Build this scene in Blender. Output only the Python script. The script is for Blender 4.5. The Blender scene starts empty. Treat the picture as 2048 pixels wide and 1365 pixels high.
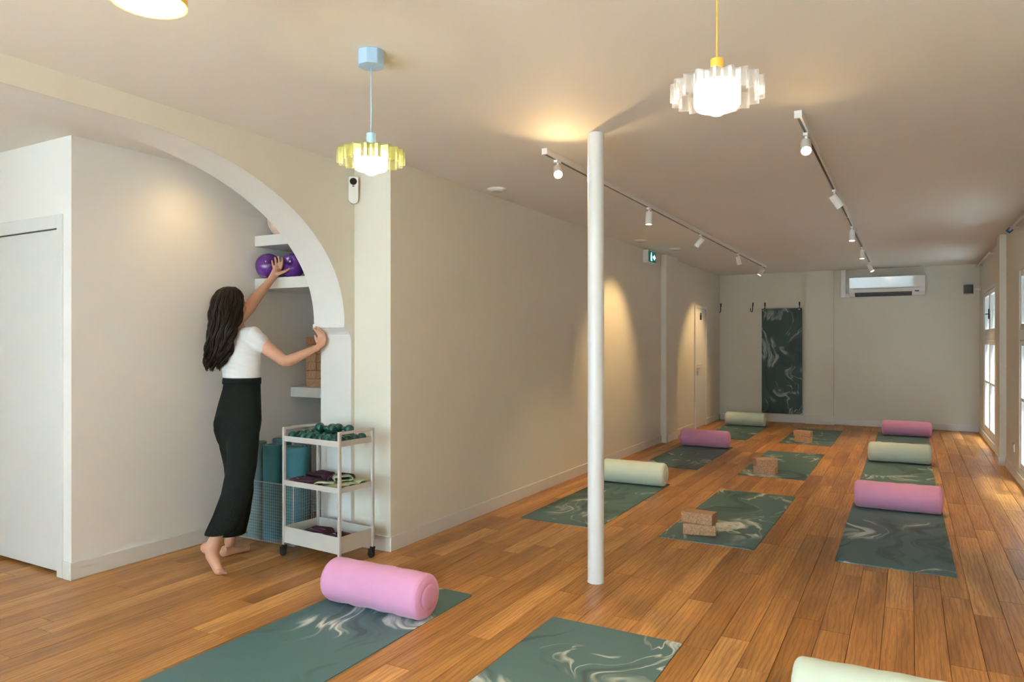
import bpy, bmesh, math, random
from mathutils import Vector, Matrix, Euler
random.seed(7)
S = bpy.context.scene
C = S.collection

# ------------------------------------------------------------------ camera
F_PX, CAM_H, Y0 = 1420.0, 1.4, 685.0
TH = math.atan(794 / F_PX)
SN, CS = math.sin(TH), math.cos(TH)
cd = bpy.data.cameras.new('camera'); cam = bpy.data.objects.new('camera', cd); C.objects.link(cam)
cam.location = (0, 0, CAM_H); cam.rotation_euler = (math.pi / 2, 0, TH)
cd.sensor_width = 36; cd.lens = 36 * F_PX / 2048; cd.shift_y = 2.5 / 2048
cd.clip_start = 0.05; cd.clip_end = 200
S.camera = cam

# ------------------------------------------------------------------ light and exposure
S.view_settings.view_transform = 'Standard'; S.view_settings.look = 'None'
S.view_settings.gamma = 1; S.view_settings.use_curve_mapping = False
S.view_settings.exposure = 0.86
S.cycles.use_denoising = True; S.cycles.caustics_reflective = False; S.cycles.caustics_refractive = False; S.cycles.use_adaptive_sampling = True; S.cycles.adaptive_threshold = 0.025
S.cycles.max_bounces = 7; S.cycles.diffuse_bounces = 5; S.cycles.glossy_bounces = 4
S.cycles.transparent_max_bounces = 12
S.cycles.sample_clamp_indirect = 60
DAY = 42.0                                   # overcast daylight
w = bpy.data.worlds.new('overcast_sky'); S.world = w; w.use_nodes = True
wn = w.node_tree.nodes; wl = w.node_tree.links
wn['Background'].inputs['Color'].default_value = (0.70, 0.88, 1.0, 1)
wn['Background'].inputs['Strength'].default_value = DAY
SPOT_W, PEND_W, ALC_W = 50.0, 2.5, 3.6
WARM = (1.0, 0.65, 0.28)
sd = bpy.data.lights.new('sun', 'SUN'); sun = bpy.data.objects.new('sun', sd); C.objects.link(sun)
sd.energy = 5.0; sd.angle = math.radians(9); sd.color = (1, 0.95, 0.88)
sun.rotation_euler = Vector((-0.26, 0.30, -0.92)).to_track_quat('-Z', 'Y').to_euler()

def portal(loc, direction, sx, sy, name):
    d = bpy.data.lights.new(name, 'AREA'); o = bpy.data.objects.new(name, d); C.objects.link(o)
    d.shape = 'RECTANGLE'; d.size = sx; d.size_y = sy; d.cycles.is_portal = True
    o.location = loc; o.rotation_euler = Vector(direction).to_track_quat('-Z', 'Z').to_euler()

# room numbers (metres; camera stands at the origin)
CEIL = 2.62
XL, XR, XA, XAB, XALC, XREC = -3.024, 0.96, -3.34, -3.617, -4.30, -6.6
YS, YJ, YFAR, YFRONT, YDOOR, YNICHE = 3.745, 3.712, 13.2, -2.4, 2.38, 4.55
WIN_R = [(10.90, 12.52), (7.05, 8.67)]
WIN_F = [(-4.75, -4.35), (-4.2, -2.15), (-1.95, 0.15)]
for a, b in WIN_R: portal((XR + 0.16, (a + b) / 2, 1.11), (-1, 0, 0), b - a, 1.95, 'window_portal')
for a, b in WIN_F: portal(((a + b) / 2, YFRONT - 0.16, 1.3), (0, 1, 0), b - a, 2.3, 'shopfront_portal')

# ------------------------------------------------------------------ helpers
def at(px, py, dep):
    r = (px - 1024) / F_PX * dep; z = CAM_H - (py - Y0) / F_PX * dep
    return Vector((-SN * dep + CS * r, CS * dep + SN * r, z))

class MB:
    def __init__(s): s.v = []; s.f = []
    def add(s, vs, fs):
        n = len(s.v); s.v += [tuple(v) for v in vs]; s.f += [tuple(i + n for i in f) for f in fs]; return s
    def box(s, x0, x1, y0, y1, z0, z1):
        return s.add([(x0,y0,z0),(x1,y0,z0),(x1,y1,z0),(x0,y1,z0),(x0,y0,z1),(x1,y0,z1),(x1,y1,z1),(x0,y1,z1)],
                     [(0,3,2,1),(4,5,6,7),(0,1,5,4),(1,2,6,5),(2,3,7,6),(3,0,4,7)])
    def rings(s, rs, cap=True, closed=False):
        n = len(rs[0]); vs = [v for r in rs for v in r]; fs = []
        m = len(rs)
        for i in range(m if closed else m - 1):
            a = i * n; b = ((i + 1) % m) * n
            for j in range(n):
                k = (j + 1) % n; fs.append((a + j, a + k, b + k, b + j))
        if cap and not closed:
            fs.append(tuple(reversed(range(n)))); fs.append(tuple((m - 1) * n + j for j in range(n)))
        return s.add(vs, fs)
    def lathe(s, prof, n=24, axis='Z', c=(0,0,0), cap=True):
        rs = []
        for r, h in prof:
            ring = []
            for j in range(n):
                a = 2 * math.pi * j / n; x, y = r * math.cos(a), r * math.sin(a)
                p = {'Z': (x, y, h), 'X': (h, x, y), 'Y': (y, h, x)}[axis]
                ring.append((p[0] + c[0], p[1] + c[1], p[2] + c[2]))
            rs.append(ring)
        return s.rings(rs, cap)
    def tube(s, pts, rad, n=8, closed=False, cap=True):
        pts = [Vector(p) for p in pts]; rad = rad if isinstance(rad, (list, tuple)) else [rad] * len(pts)
        rs = []; u = None
        for i, p in enumerate(pts):
            a = pts[(i - 1) % len(pts)] if (closed or i > 0) else p
            b = pts[(i + 1) % len(pts)] if (closed or i < len(pts) - 1) else p
            t = (b - a).normalized()
            if u is None:
                u = t.cross(Vector((0, 0, 1)));
                if u.length < 0.05: u = t.cross(Vector((1, 0, 0)))
            u = (u - t * u.dot(t)).normalized(); v = t.cross(u)
            rs.append([p + (u * math.cos(2*math.pi*j/n) + v * math.sin(2*math.pi*j/n)) * rad[i] for j in range(n)])
        return s.rings(rs, cap, closed)
    def loft(s, secs, n=20):           # (centre, axis_u, a, axis_v, b)
        rs = []
        for c, u, a, v, b in secs:
            rs.append([c + u * (a * math.cos(2*math.pi*j/n)) + v * (b * math.sin(2*math.pi*j/n)) for j in range(n)])
        return s.rings(rs)
    def ell(s, c, ax, nu=16, nv=10):   # ax: three vectors (radius included)
        rs = []
        c = Vector(c)
        for i in range(1, nv):
            t = math.pi * i / nv
            rs.append([c + ax[2] * -math.cos(t) + (ax[0] * math.cos(2*math.pi*j/nu) + ax[1] * math.sin(2*math.pi*j/nu)) * math.sin(t) for j in range(nu)])
        n0 = len(s.v); s.rings(rs, cap=False)
        b = len(s.v); s.v.append(tuple(c - ax[2])); s.v.append(tuple(c + ax[2]))
        for j in range(nu):
            k = (j + 1) % nu
            s.f.append((b, n0 + k, n0 + j)); m = n0 + (nv - 2) * nu; s.f.append((b + 1, m + j, m + k))
        return s
    def prism(s, poly, z0, z1, plane='XY'):
        f = {'XY': lambda a, b, h: (a, b, h), 'YZ': lambda a, b, h: (h, a, b), 'XZ': lambda a, b, h: (a, h, b)}[plane]
        n = len(poly)
        vs = [f(a, b, z0) for a, b in poly] + [f(a, b, z1) for a, b in poly]
        fs = [tuple(reversed(range(n))), tuple(range(n, 2 * n))] + [(i, (i+1) % n, (i+1) % n + n, i + n) for i in range(n)]
        return s.add(vs, fs)
    def mesh(s, name):
        m = bpy.data.meshes.new(name); m.from_pydata(s.v, [], s.f)
        bm = bmesh.new(); bm.from_mesh(m); bmesh.ops.recalc_face_normals(bm, faces=bm.faces); bm.to_mesh(m); bm.free()
        return m

def obj(name, mb, mat, parent=None, smooth=False, bevel=0, loc=None, rot=None, auto=None):
    m = mb if isinstance(mb, bpy.types.Mesh) else mb.mesh(name)
    if mat is not None and not m.materials: m.materials.append(mat)
    if smooth or auto:
        for p in m.polygons: p.use_smooth = True
    if auto:
        bm = bmesh.new(); bm.from_mesh(m)
        for e in bm.edges:
            if len(e.link_faces) == 2 and e.calc_face_angle(0) > auto: e.smooth = False
        bm.to_mesh(m); bm.free()
    o = bpy.data.objects.new(name, m); C.objects.link(o)
    if parent: o.parent = parent
    if loc is not None: o.location = loc
    if rot is not None: o.rotation_euler = rot
    if bevel:
        b = o.modifiers.new('bevel', 'BEVEL'); b.width = bevel; b.segments = 2; b.limit_method = 'ANGLE'
    return o
def tag(o, label, cat, group=None):
    o['label'] = label; o['category'] = cat
    if group: o['group'] = group
    return o
def thing(name, label, cat, loc=(0,0,0), rotz=0, group=None):
    o = bpy.data.objects.new(name, None); C.objects.link(o); o.empty_display_size = 0.1
    o.location = loc; o.rotation_euler = (0, 0, rotz)
    return tag(o, label, cat, group)
def struct(name, mb, mat, label=None, **k):
    o = obj(name, mb, mat, **k); o['kind'] = 'structure'
    if label: o['label'] = label
    return o
def sroot(name, loc=(0,0,0), label=None):
    o = bpy.data.objects.new(name, None); C.objects.link(o); o.location = loc; o['kind'] = 'structure'
    if label: o['label'] = label
    return o
def solid(mb, name, vox, smooth=4):     # union of overlapping shells into one continuous surface
    m = mb.mesh(name + '_shell'); o = bpy.data.objects.new(name, m); C.objects.link(o)
    r = o.modifiers.new('r', 'REMESH'); r.mode = 'VOXEL'; r.voxel_size = vox; r.use_smooth_shade = True
    k = o.modifiers.new('s', 'SMOOTH'); k.factor = 0.5; k.iterations = smooth
    dg = bpy.context.evaluated_depsgraph_get(); me = bpy.data.meshes.new_from_object(o.evaluated_get(dg))
    bpy.data.objects.remove(o); me.name = name
    for p in me.polygons: p.use_smooth = True
    return me

# ------------------------------------------------------------------ materials
def nt(name):
    m = bpy.data.materials.new(name); m.use_nodes = True
    t = m.node_tree; return m, t, t.nodes, t.links, t.nodes['Principled BSDF']
def node(ns, typ, **k):
    n = ns.new(typ)
    for a, b in k.items(): setattr(n, a, b)
    return n
def paint(name, col, rough=0.6, var=0.04, scale=3.0, bump=0.0, bscale=60, metal=0, spec=None, sheen=0, coat=0, stretch=None):
    m, t, ns, ls, bs = nt(name)
    tc = node(ns, 'ShaderNodeTexCoord'); nz = node(ns, 'ShaderNodeTexNoise'); nz.inputs['Scale'].default_value = scale; nz.inputs['Detail'].default_value = 4
    src = tc.outputs['Object']
    if stretch:
        mp = node(ns, 'ShaderNodeMapping'); mp.inputs['Scale'].default_value = stretch; ls.new(src, mp.inputs[0]); src = mp.outputs[0]
    ls.new(src, nz.inputs['Vector'])
    rp = node(ns, 'ShaderNodeValToRGB')
    rp.color_ramp.elements[0].position = 0.3; rp.color_ramp.elements[1].position = 0.7
    rp.color_ramp.elements[0].color = (*[c * (1 - var) for c in col], 1); rp.color_ramp.elements[1].color = (*[min(1, c * (1 + var)) for c in col], 1)
    ls.new(nz.outputs['Fac'], rp.inputs[0]); ls.new(rp.outputs[0], bs.inputs['Base Color'])
    bs.inputs['Roughness'].default_value = rough; bs.inputs['Metallic'].default_value = metal
    if spec is not None: bs.inputs['Specular IOR Level'].default_value = spec
    if sheen: bs.inputs['Sheen Weight'].default_value = sheen
    if coat: bs.inputs['Coat Weight'].default_value = coat; bs.inputs['Coat Roughness'].default_value = 0.08
    if bump:
        n2 = node(ns, 'ShaderNodeTexNoise'); n2.inputs['Scale'].default_value = bscale; n2.inputs['Detail'].default_value = 3; ls.new(src, n2.inputs['Vector'])
        bp = node(ns, 'ShaderNodeBump'); bp.inputs['Strength'].default_value = bump; bp.inputs['Distance'].default_value = 0.01
        ls.new(n2.outputs['Fac'], bp.inputs['Height']); ls.new(bp.outputs[0], bs.inputs['Normal'])
    return m
def emit(name, col, strength):
    m, t, ns, ls, bs = nt(name)
    bs.inputs['Base Color'].default_value = (*col, 1); bs.inputs['Emission Color'].default_value = (*col, 1); bs.inputs['Emission Strength'].default_value = strength
    return m
def clear(name, tint, gloss, body=0.0, bodycol=(1,1,1)):
    m, t, ns, ls, bs = nt(name); ns.remove(bs)
    out = ns['Material Output']; tr = node(ns, 'ShaderNodeBsdfTransparent'); tr.inputs[0].default_value = (*tint, 1)
    gl = node(ns, 'ShaderNodeBsdfGlossy'); gl.inputs['Roughness'].default_value = 0.03
    fr = node(ns, 'ShaderNodeFresnel'); fr.inputs[0].default_value = 1.5
    mu = node(ns, 'ShaderNodeMath', operation='MULTIPLY'); mu.inputs[1].default_value = gloss; ls.new(fr.outputs[0], mu.inputs[0])
    mx = node(ns, 'ShaderNodeMixShader'); ls.new(mu.outputs[0], mx.inputs[0]); ls.new(tr.outputs[0], mx.inputs[1]); ls.new(gl.outputs[0], mx.inputs[2])
    last = mx.outputs[0]
    if body:
        tl = node(ns, 'ShaderNodeBsdfTranslucent'); tl.inputs[0].default_value = (*bodycol, 1)
        df = node(ns, 'ShaderNodeBsdfDiffuse'); df.inputs[0].default_value = (*bodycol, 1)
        ad = node(ns, 'ShaderNodeMixShader'); ad.inputs[0].default_value = 0.5; ls.new(tl.outputs[0], ad.inputs[1]); ls.new(df.outputs[0], ad.inputs[2])
        m2 = node(ns, 'ShaderNodeMixShader'); m2.inputs[0].default_value = body; ls.new(last, m2.inputs[1]); ls.new(ad.outputs[0], m2.inputs[2]); last = m2.outputs[0]
    ls.new(last, out.inputs[0]); return m

def wood_mat():
    m, t, ns, ls, bs = nt('oak_plank')
    geo = node(ns, 'ShaderNodeNewGeometry'); oi = node(ns, 'ShaderNodeObjectInfo')
    ad = node(ns, 'ShaderNodeMath', operation='ADD'); ls.new(geo.outputs['Random Per Island'], ad.inputs[0]); ls.new(oi.outputs['Random'], ad.inputs[1])
    fr = node(ns, 'ShaderNodeMath', operation='FRACT'); ls.new(ad.outputs[0], fr.inputs[0])
    off = node(ns, 'ShaderNodeMath', operation='MULTIPLY'); off.inputs[1].default_value = 53; ls.new(fr.outputs[0], off.inputs[0])
    cx = node(ns, 'ShaderNodeCombineXYZ'); ls.new(off.outputs[0], cx.inputs[0]); ls.new(off.outputs[0], cx.inputs[1])
    va = node(ns, 'ShaderNodeVectorMath', operation='ADD'); ls.new(geo.outputs['Position'], va.inputs[0]); ls.new(cx.outputs[0], va.inputs[1])
    mp = node(ns, 'ShaderNodeMapping'); mp.inputs['Scale'].default_value = (1, 0.11, 1); ls.new(va.outputs[0], mp.inputs[0])
    n1 = node(ns, 'ShaderNodeTexNoise'); n1.inputs['Scale'].default_value = 9; n1.inputs['Detail'].default_value = 5; n1.inputs['Distortion'].default_value = 0.6; ls.new(mp.outputs[0], n1.inputs['Vector'])
    wv = node(ns, 'ShaderNodeTexWave', bands_direction='X'); wv.inputs['Scale'].default_value = 13; wv.inputs['Distortion'].default_value = 9; wv.inputs['Detail'].default_value = 3; wv.inputs['Detail Scale'].default_value = 1.3
    ls.new(mp.outputs[0], wv.inputs['Vector'])
    mp2 = node(ns, 'ShaderNodeMapping'); mp2.inputs['Scale'].default_value = (1, 0.03, 1); ls.new(va.outputs[0], mp2.inputs[0])
    n2 = node(ns, 'ShaderNodeTexNoise'); n2.inputs['Scale'].default_value = 240; n2.inputs['Detail'].default_value = 2; ls.new(mp2.outputs[0], n2.inputs['Vector'])
    rp = node(ns, 'ShaderNodeValToRGB'); e = rp.color_ramp.elements
    e[0].position = 0; e[0].color = (0.43, 0.205, 0.060, 1); e[1].position = 1; e[1].color = (0.70, 0.375, 0.130, 1)
    for p, c in ((0.35, (0.51, 0.25, 0.076, 1)), (0.75, (0.59, 0.295, 0.092, 1))):
        x = e.new(p); x.color = c
    ls.new(fr.outputs[0], rp.inputs[0])
    g1 = node(ns, 'ShaderNodeValToRGB'); g1.color_ramp.elements[0].color = (0.62, 0.56, 0.5, 1); g1.color_ramp.elements[1].color = (1.16, 1.14, 1.12, 1)
    g1.color_ramp.elements[0].position = 0.28; g1.color_ramp.elements[1].position = 0.7; ls.new(n1.outputs['Fac'], g1.inputs[0])
    g2 = node(ns, 'ShaderNodeValToRGB'); g2.color_ramp.elements[0].color = (0.80, 0.74, 0.68, 1); g2.color_ramp.elements[1].color = (1.04, 1.04, 1.04, 1)
    g2.color_ramp.elements[1].position = 0.45; ls.new(wv.outputs['Fac'], g2.inputs[0])
    g3 = node(ns, 'ShaderNodeValToRGB'); g3.color_ramp.elements[0].color = (0.82, 0.8, 0.77, 1); g3.color_ramp.elements[1].color = (1.06, 1.06, 1.06, 1)
    g3.color_ramp.elements[0].position = 0.35; g3.color_ramp.elements[1].position = 0.6; ls.new(n2.outputs['Fac'], g3.inputs[0])
    last = rp.outputs[0]
    for g in (g1, g2, g3):
        mx = node(ns, 'ShaderNodeMix', data_type='RGBA', blend_type='MULTIPLY'); mx.inputs[0].default_value = 1
        ls.new(last, mx.inputs[6]); ls.new(g.outputs[0], mx.inputs[7]); last = mx.outputs[2]
    ls.new(last, bs.inputs['Base Color'])
    bs.inputs['Roughness'].default_value = 0.38; bs.inputs['Specular IOR Level'].default_value = 0.35
    bp = node(ns, 'ShaderNodeBump'); bp.inputs['Strength'].default_value = 0.12; bp.inputs['Distance'].default_value = 0.002; ls.new(n2.outputs['Fac'], bp.inputs['Height']); ls.new(bp.outputs[0], bs.inputs['Normal'])
    return m

def marble_mat(name, base, dark, light):
    m, t, ns, ls, bs = nt(name)
    def noise(src, scale, det=2.0, rough=0.5):
        n = node(ns, 'ShaderNodeTexNoise'); n.inputs['Scale'].default_value = scale; n.inputs['Detail'].default_value = det; n.inputs['Roughness'].default_value = rough; ls.new(src, n.inputs['Vector']); return n
    def vec(op, a, b=None, const=None, scale=None):
        n = node(ns, 'ShaderNodeVectorMath', operation=op); ls.new(a, n.inputs[0])
        if b is not None: ls.new(b, n.inputs[1])
        if const is not None: n.inputs[1].default_value = const
        if scale is not None: n.inputs['Scale'].default_value = scale
        return n.outputs[0]
    def math_(op, a, b):
        n = node(ns, 'ShaderNodeMath', operation=op)
        for k, x in enumerate((a, b)):
            if isinstance(x, (int, float)): n.inputs[k].default_value = x
            elif x is not None: ls.new(x, n.inputs[k])
        return n.outputs[0]
    def smooth(x, a, b, lo=0.0, hi=1.0):
        n = node(ns, 'ShaderNodeMapRange', interpolation_type='SMOOTHSTEP'); ls.new(x, n.inputs[0]); n.inputs[1].default_value = a; n.inputs[2].default_value = b; n.inputs[3].default_value = lo; n.inputs[4].default_value = hi; return n.outputs[0]
    tc = node(ns, 'ShaderNodeTexCoord'); oi = node(ns, 'ShaderNodeObjectInfo')
    mu = math_('MULTIPLY', oi.outputs['Random'], 57.0)
    cx = node(ns, 'ShaderNodeCombineXYZ'); ls.new(mu, cx.inputs[0]); ls.new(mu, cx.inputs[1]); ls.new(mu, cx.inputs[2])
    p = vec('ADD', tc.outputs['Object'], cx.outputs[0])
    w1 = vec('SCALE', vec('SUBTRACT', noise(p, 1.7, 1.0).outputs['Color'], const=(.5, .5, .5)), scale=1.05)
    w2 = vec('SCALE', vec('SUBTRACT', noise(p, 5.5, 1.0).outputs['Color'], const=(.5, .5, .5)), scale=0.16)
    q = vec('ADD', vec('ADD', p, w1), w2)
    st = node(ns, 'ShaderNodeMapping'); st.inputs['Scale'].default_value = (5.2, 1.0, 1); st.inputs['Rotation'].default_value = (0, 0, -0.2); ls.new(q, st.inputs[0])
    n1 = noise(st.outputs[0], 1.0, 2.5, 0.5).outputs['Fac']
    st2 = node(ns, 'ShaderNodeMapping'); st2.inputs['Scale'].default_value = (26.0, 2.4, 1); st2.inputs['Rotation'].default_value = (0, 0, -0.2); ls.new(q, st2.inputs[0])
    n2 = noise(st2.outputs[0], 1.0, 3.0, 0.6).outputs['Fac']
    mask = smooth(noise(q, 1.25, 1.0).outputs['Fac'], 0.47, 0.57)
    wide = smooth(noise(p, 2.6, 0.0).outputs['Fac'], 0.42, 0.72, 0.015, 0.075)
    d = math_('ABSOLUTE', math_('SUBTRACT', n1, 0.52), None)
    vein = math_('SUBTRACT', 1.0, math_('MINIMUM', math_('DIVIDE', d, wide), 1.0))
    vein = math_('POWER', vein, 0.7)
    vein = math_('MULTIPLY', math_('MULTIPLY', vein, mask), smooth(n2, 0.36, 0.60, 0.15, 1.0))
    mx0 = node(ns, 'ShaderNodeMix', data_type='RGBA'); ls.new(math_('MULTIPLY', smooth(n1, 0.46, 0.34), smooth(n2, 0.35, 0.6, 0.4, 1.0)), mx0.inputs[0]); mx0.inputs[6].default_value = (*base, 1); mx0.inputs[7].default_value = (*dark, 1)
    mx = node(ns, 'ShaderNodeMix', data_type='RGBA'); ls.new(vein, mx.inputs[0]); ls.new(mx0.outputs[2], mx.inputs[6]); mx.inputs[7].default_value = (*light, 1)
    ls.new(mx.outputs[2], bs.inputs['Base Color']); bs.inputs['Roughness'].default_value = 0.48; bs.inputs['Specular IOR Level'].default_value = 0.4
    return m

M = dict(
    wall=paint('warm_white_wall_paint', (0.71, 0.68, 0.588), 0.75, 0.012, 1.5, 0.06, 140),
    alc=paint('pale_wall_paint', (0.80, 0.79, 0.77), 0.75, 0.012, 1.5, 0.06, 140),
    ceil=paint('ceiling_paint', (0.72, 0.70, 0.66), 0.8, 0.01, 1.2, 0.03, 120),
    trim=paint('white_trim_paint', (0.70, 0.69, 0.665), 0.45, 0.01, 4),
    door=paint('white_door_lacquer', (0.72, 0.725, 0.72), 0.4, 0.008, 2),
    post=paint('white_post_enamel', (0.70, 0.71, 0.715), 0.35, 0.01, 4),
    wood=wood_mat(), under=paint('dark_joint', (0.06, 0.035, 0.02), 0.8),
    mat=marble_mat('marbled_rubber', (0.082, 0.170, 0.178), (0.030, 0.075, 0.080), (0.70, 0.74, 0.70)),
    hangmat=marble_mat('dark_marbled_rubber', (0.022, 0.060, 0.055), (0.010, 0.030, 0.028), (0.35, 0.40, 0.35)),
    matblue=paint('teal_rubber_underside', (0.05, 0.28, 0.36), 0.5, 0.06, 5),
    matroll=paint('rolled_teal_rubber', (0.055, 0.27, 0.36), 0.45, 0.25, 2.2, 0.05, 200),
    matroll2=paint('rolled_grey_green_rubber', (0.12, 0.22, 0.23), 0.5, 0.2, 3, 0.05, 200),
    matedge=paint('mat_edge', (0.58, 0.63, 0.50), 0.6, 0.1, 20),
    pink=paint('pink_cotton', (0.66, 0.295, 0.50), 0.85, 0.03, 6, 0.10, 40, sheen=0.25),
    mint=paint('pale_mint_cotton', (0.66, 0.745, 0.62), 0.85, 0.03, 6, 0.10, 40, sheen=0.25),
    cork=paint('cork', (0.48, 0.285, 0.165), 0.85, 0.35, 130, 0.25, 160),
    steel=paint('warm_grey_powder_coat', (0.52, 0.505, 0.475), 0.42, 0.02, 5),
    black=paint('black_plastic', (0.012, 0.013, 0.014), 0.4, 0.1, 20),
    blackmetal=paint('black_metal', (0.015, 0.014, 0.013), 0.4, 0.1, 20),
    chrome=paint('brushed_metal', (0.62, 0.61, 0.58), 0.3, 0.05, 30, metal=1),
    wire=paint('zinc_wire', (0.42, 0.46, 0.46), 0.4, 0.1, 30, metal=0.6),
    green=paint('green_vinyl', (0.004, 0.080, 0.066), 0.2, 0.15, 30, coat=0.5),
    plum=paint('plum_neoprene', (0.052, 0.014, 0.036), 0.8, 0.15, 40, 0.15, 120),
    lime=paint('pale_green_latex', (0.50, 0.55, 0.33), 0.6, 0.06, 8, 0.05, 60),
    limedark=paint('sage_latex', (0.32, 0.44, 0.30), 0.6, 0.06, 8, 0.05, 60),
    ball=paint('violet_vinyl', (0.115, 0.030, 0.235), 0.25, 0.12, 5, 0.04, 25, coat=0.3),
    bag=paint('pale_pink_film', (0.72, 0.53, 0.44), 0.4, 0.2, 12, 0.4, 18),
    blue=paint('pale_blue_enamel', (0.36, 0.54, 0.76), 0.4, 0.02, 5),
    yellow=paint('yellow_enamel', (0.85, 0.50, 0.07), 0.4, 0.03, 5),
    plastic=paint('white_plastic', (0.80, 0.80, 0.78), 0.25, 0.01, 5),
    acp=paint('white_gloss_plastic', (0.76, 0.76, 0.74), 0.05, 0.01, 5),
    grey=paint('grey_mesh_fabric', (0.12, 0.13, 0.14), 0.8, 0.2, 90),
    skin=paint('skin', (0.60, 0.335, 0.225), 0.5, 0.07, 9, 0.05, 120, spec=0.35),
    hair=paint('dark_brown_hair', (0.011, 0.0065, 0.004), 0.36, 0.6, 30, 0.3, 90, spec=0.22, stretch=(1, 1, 0.15)),
    shirt=paint('white_jersey', (0.68, 0.69, 0.72), 0.85, 0.015, 5, 0.25, 14, stretch=(1, 1, 2.2)),
    trouser=paint('black_ribbed_knit', (0.006, 0.010, 0.010), 0.85, 0.2, 40, 0.2, 120, spec=0.2),
    gold=paint('gold', (0.9, 0.65, 0.3), 0.25, 0.05, 20, metal=1),
    nail=paint('nail', (0.72, 0.44, 0.36), 0.3, 0.03, 20),
    eye=paint('eye_white', (0.8, 0.78, 0.75), 0.2, 0.02, 20),
    lips=paint('lips', (0.45, 0.16, 0.14), 0.45, 0.05, 20),
    blocker_dark=paint('dark_light_blocker', (0.07, 0.067, 0.062), 0.85, 0.12, 1.2),  # kept dark so the added courtyard wall bounces little light
    render=paint('pale_light_blocker', (0.50, 0.515, 0.52), 0.85, 0.08, 0.7),  # for the added sky blockers above and behind
    pave=paint('pale_stone_pavement', (0.50, 0.50, 0.49), 0.8, 0.15, 4),
    glass=clear('window_glass', (0.97, 0.985, 0.98), 0.35),
    shade_y=clear('yellow_tinted_acrylic', (0.985, 0.985, 0.80), 1.0, 0.14, (0.95, 0.97, 0.45)),
    shade_c=clear('clear_acrylic', (0.96, 0.96, 0.955), 0.8, 0.14, (0.92, 0.92, 0.92)),
    opal=emit('opal_glass_lit', (1.0, 0.93, 0.80), 3.5),
    bulb=emit('lit_bulb', (1.0, 0.84, 0.58), 22.0),
    lens=emit('lit_spot_lens', (1.0, 0.80, 0.50), 26.0),
    exitg=emit('exit_green', (0.0, 0.07, 0.06), 0.5),
    exitw=emit('exit_white', (0.55, 1.0, 0.95), 1.0),
    ink=paint('dark_print', (0.012, 0.016, 0.015), 0.5, 0.05, 20),
    finial=paint('blue_finial', (0.02, 0.16, 0.35), 0.4, 0.05, 20),
    lens_b=paint('black_lens', (0.008, 0.009, 0.010), 0.12, 0.05, 20),
)

# ------------------------------------------------------------------ room shell
floor = struct('floor', MB().box(XREC, XR + 0.2, YFRONT - 0.2, YFAR, -0.10, -0.016), M['under'], 'oak plank floor')
def floor_ok(x, y):
    if x > XR or y > YFAR or y < YFRONT: return False
    if y > YS + 0.02 and x < XL - 0.13: return XALC - 0.1 < x < XAB + 0.1 and y < YNICHE
    if y > YDOOR + 0.05: return x > XALC - 0.13
    return x > XREC
PW = 0.134
planks = []
ncol = int((XR - XREC) / PW) + 1
for i in range(ncol):
    x0 = XR - (i + 1) * PW
    y = YFRONT - random.uniform(0, 1.2)
    while y < YFAR:
        L = random.choice((0.72, 0.96, 1.2, 1.45, 1.7)); y1 = min(y + L, YFAR)
        if any(floor_ok(x0 + PW / 2, yy) for yy in (y + 0.02, (y + y1) / 2, y1 - 0.02)): planks.append((x0, y, y1 - y))
        y += L
def vis(p):
    x, y = p[0] + PW / 2, p[1] + p[2] / 2
    best = 0
    for t in (0.1, 0.5, 0.9):
        yy = p[1] + p[2] * t; dep = -SN * x + CS * yy; r = CS * x + SN * yy
        if dep < 2.6 or abs(r / dep) > 0.74: continue
        if x < XL and yy > YS: continue
        best = max(best, 1 / dep)
    return best
planks.sort(key=vis, reverse=True)
pm = {}; far = MB()
for k, (x, y, L) in enumerate(planks):
    g = 0.0008
    if k < 300:
        key = round(L, 3)
        if key not in pm:
            pm[key] = MB().add([(g,g,-0.016),(PW-g,g,-0.016),(PW-g,L-g,-0.016),(g,L-g,-0.016),(g,g,-0.0018),(PW-g,g,-0.0018),(PW-g,L-g,-0.0018),(g,L-g,-0.0018),
                (g+.0014,g+.0014,0),(PW-g-.0014,g+.0014,0),(PW-g-.0014,L-g-.0014,0),(g+.0014,L-g-.0014,0)],
                [(8,9,10,11)] + [(a, (a+1)%4, (a+1)%4+4, a+4) for a in range(4)] + [(a+4, (a+1)%4+4, (a+1)%4+8, a+8) for a in range(4)]).mesh('plank')
        obj('plank', pm[key], M['wood'], floor, loc=(x, y, 0))
    else:
        far.box(x + 0.001, x + PW - 0.001, y + 0.001, y + L - 0.001, -0.015, 0)
fo = obj('far_planks', far, M['wood'], floor); fo['kind'] = 'stuff'

struct('ceiling', MB().box(XREC - 0.2, XR + 0.3, YFRONT - 0.2, YFAR + 0.2, CEIL, CEIL + 0.15), M['ceil'], 'cream white plaster ceiling')
struct('courtyard_blocker', MB().box(2.8, 3.1, -9.0, 24, -0.2, 6.4), M['blocker_dark'], 'unseen dark wall added outside the right windows to hold back daylight')  # added out of view: dims the daylight through the right windows
struct('upper_blocker', MB().box(XREC - 0.2, XR + 0.2, YFRONT - 0.2, YFAR + 0.2, CEIL + 0.16, 9.0), M['render'], 'unseen block added above the ceiling to cut sky light over the roof')  # added out of view: keeps sky light over the roof off the courtyard
struct('street_blocker', MB().box(-22, 12, -9.5, -9.0, -0.2, 6.5), M['render'], 'unseen pale wall added behind the viewer to block the low sky')  # added out of view: shuts off low sky so near walls get less direct light
struct('ground', MB().box(-40, 40, -40, 40, -0.35, -0.14), M['pave'], 'grey street pavement outside')
struct('wall_left', MB().box(XAB, XL, YS, YFAR + 0.2, -0.05, CEIL + 0.05), M['wall'], 'long cream wall of the practice room')
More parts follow.
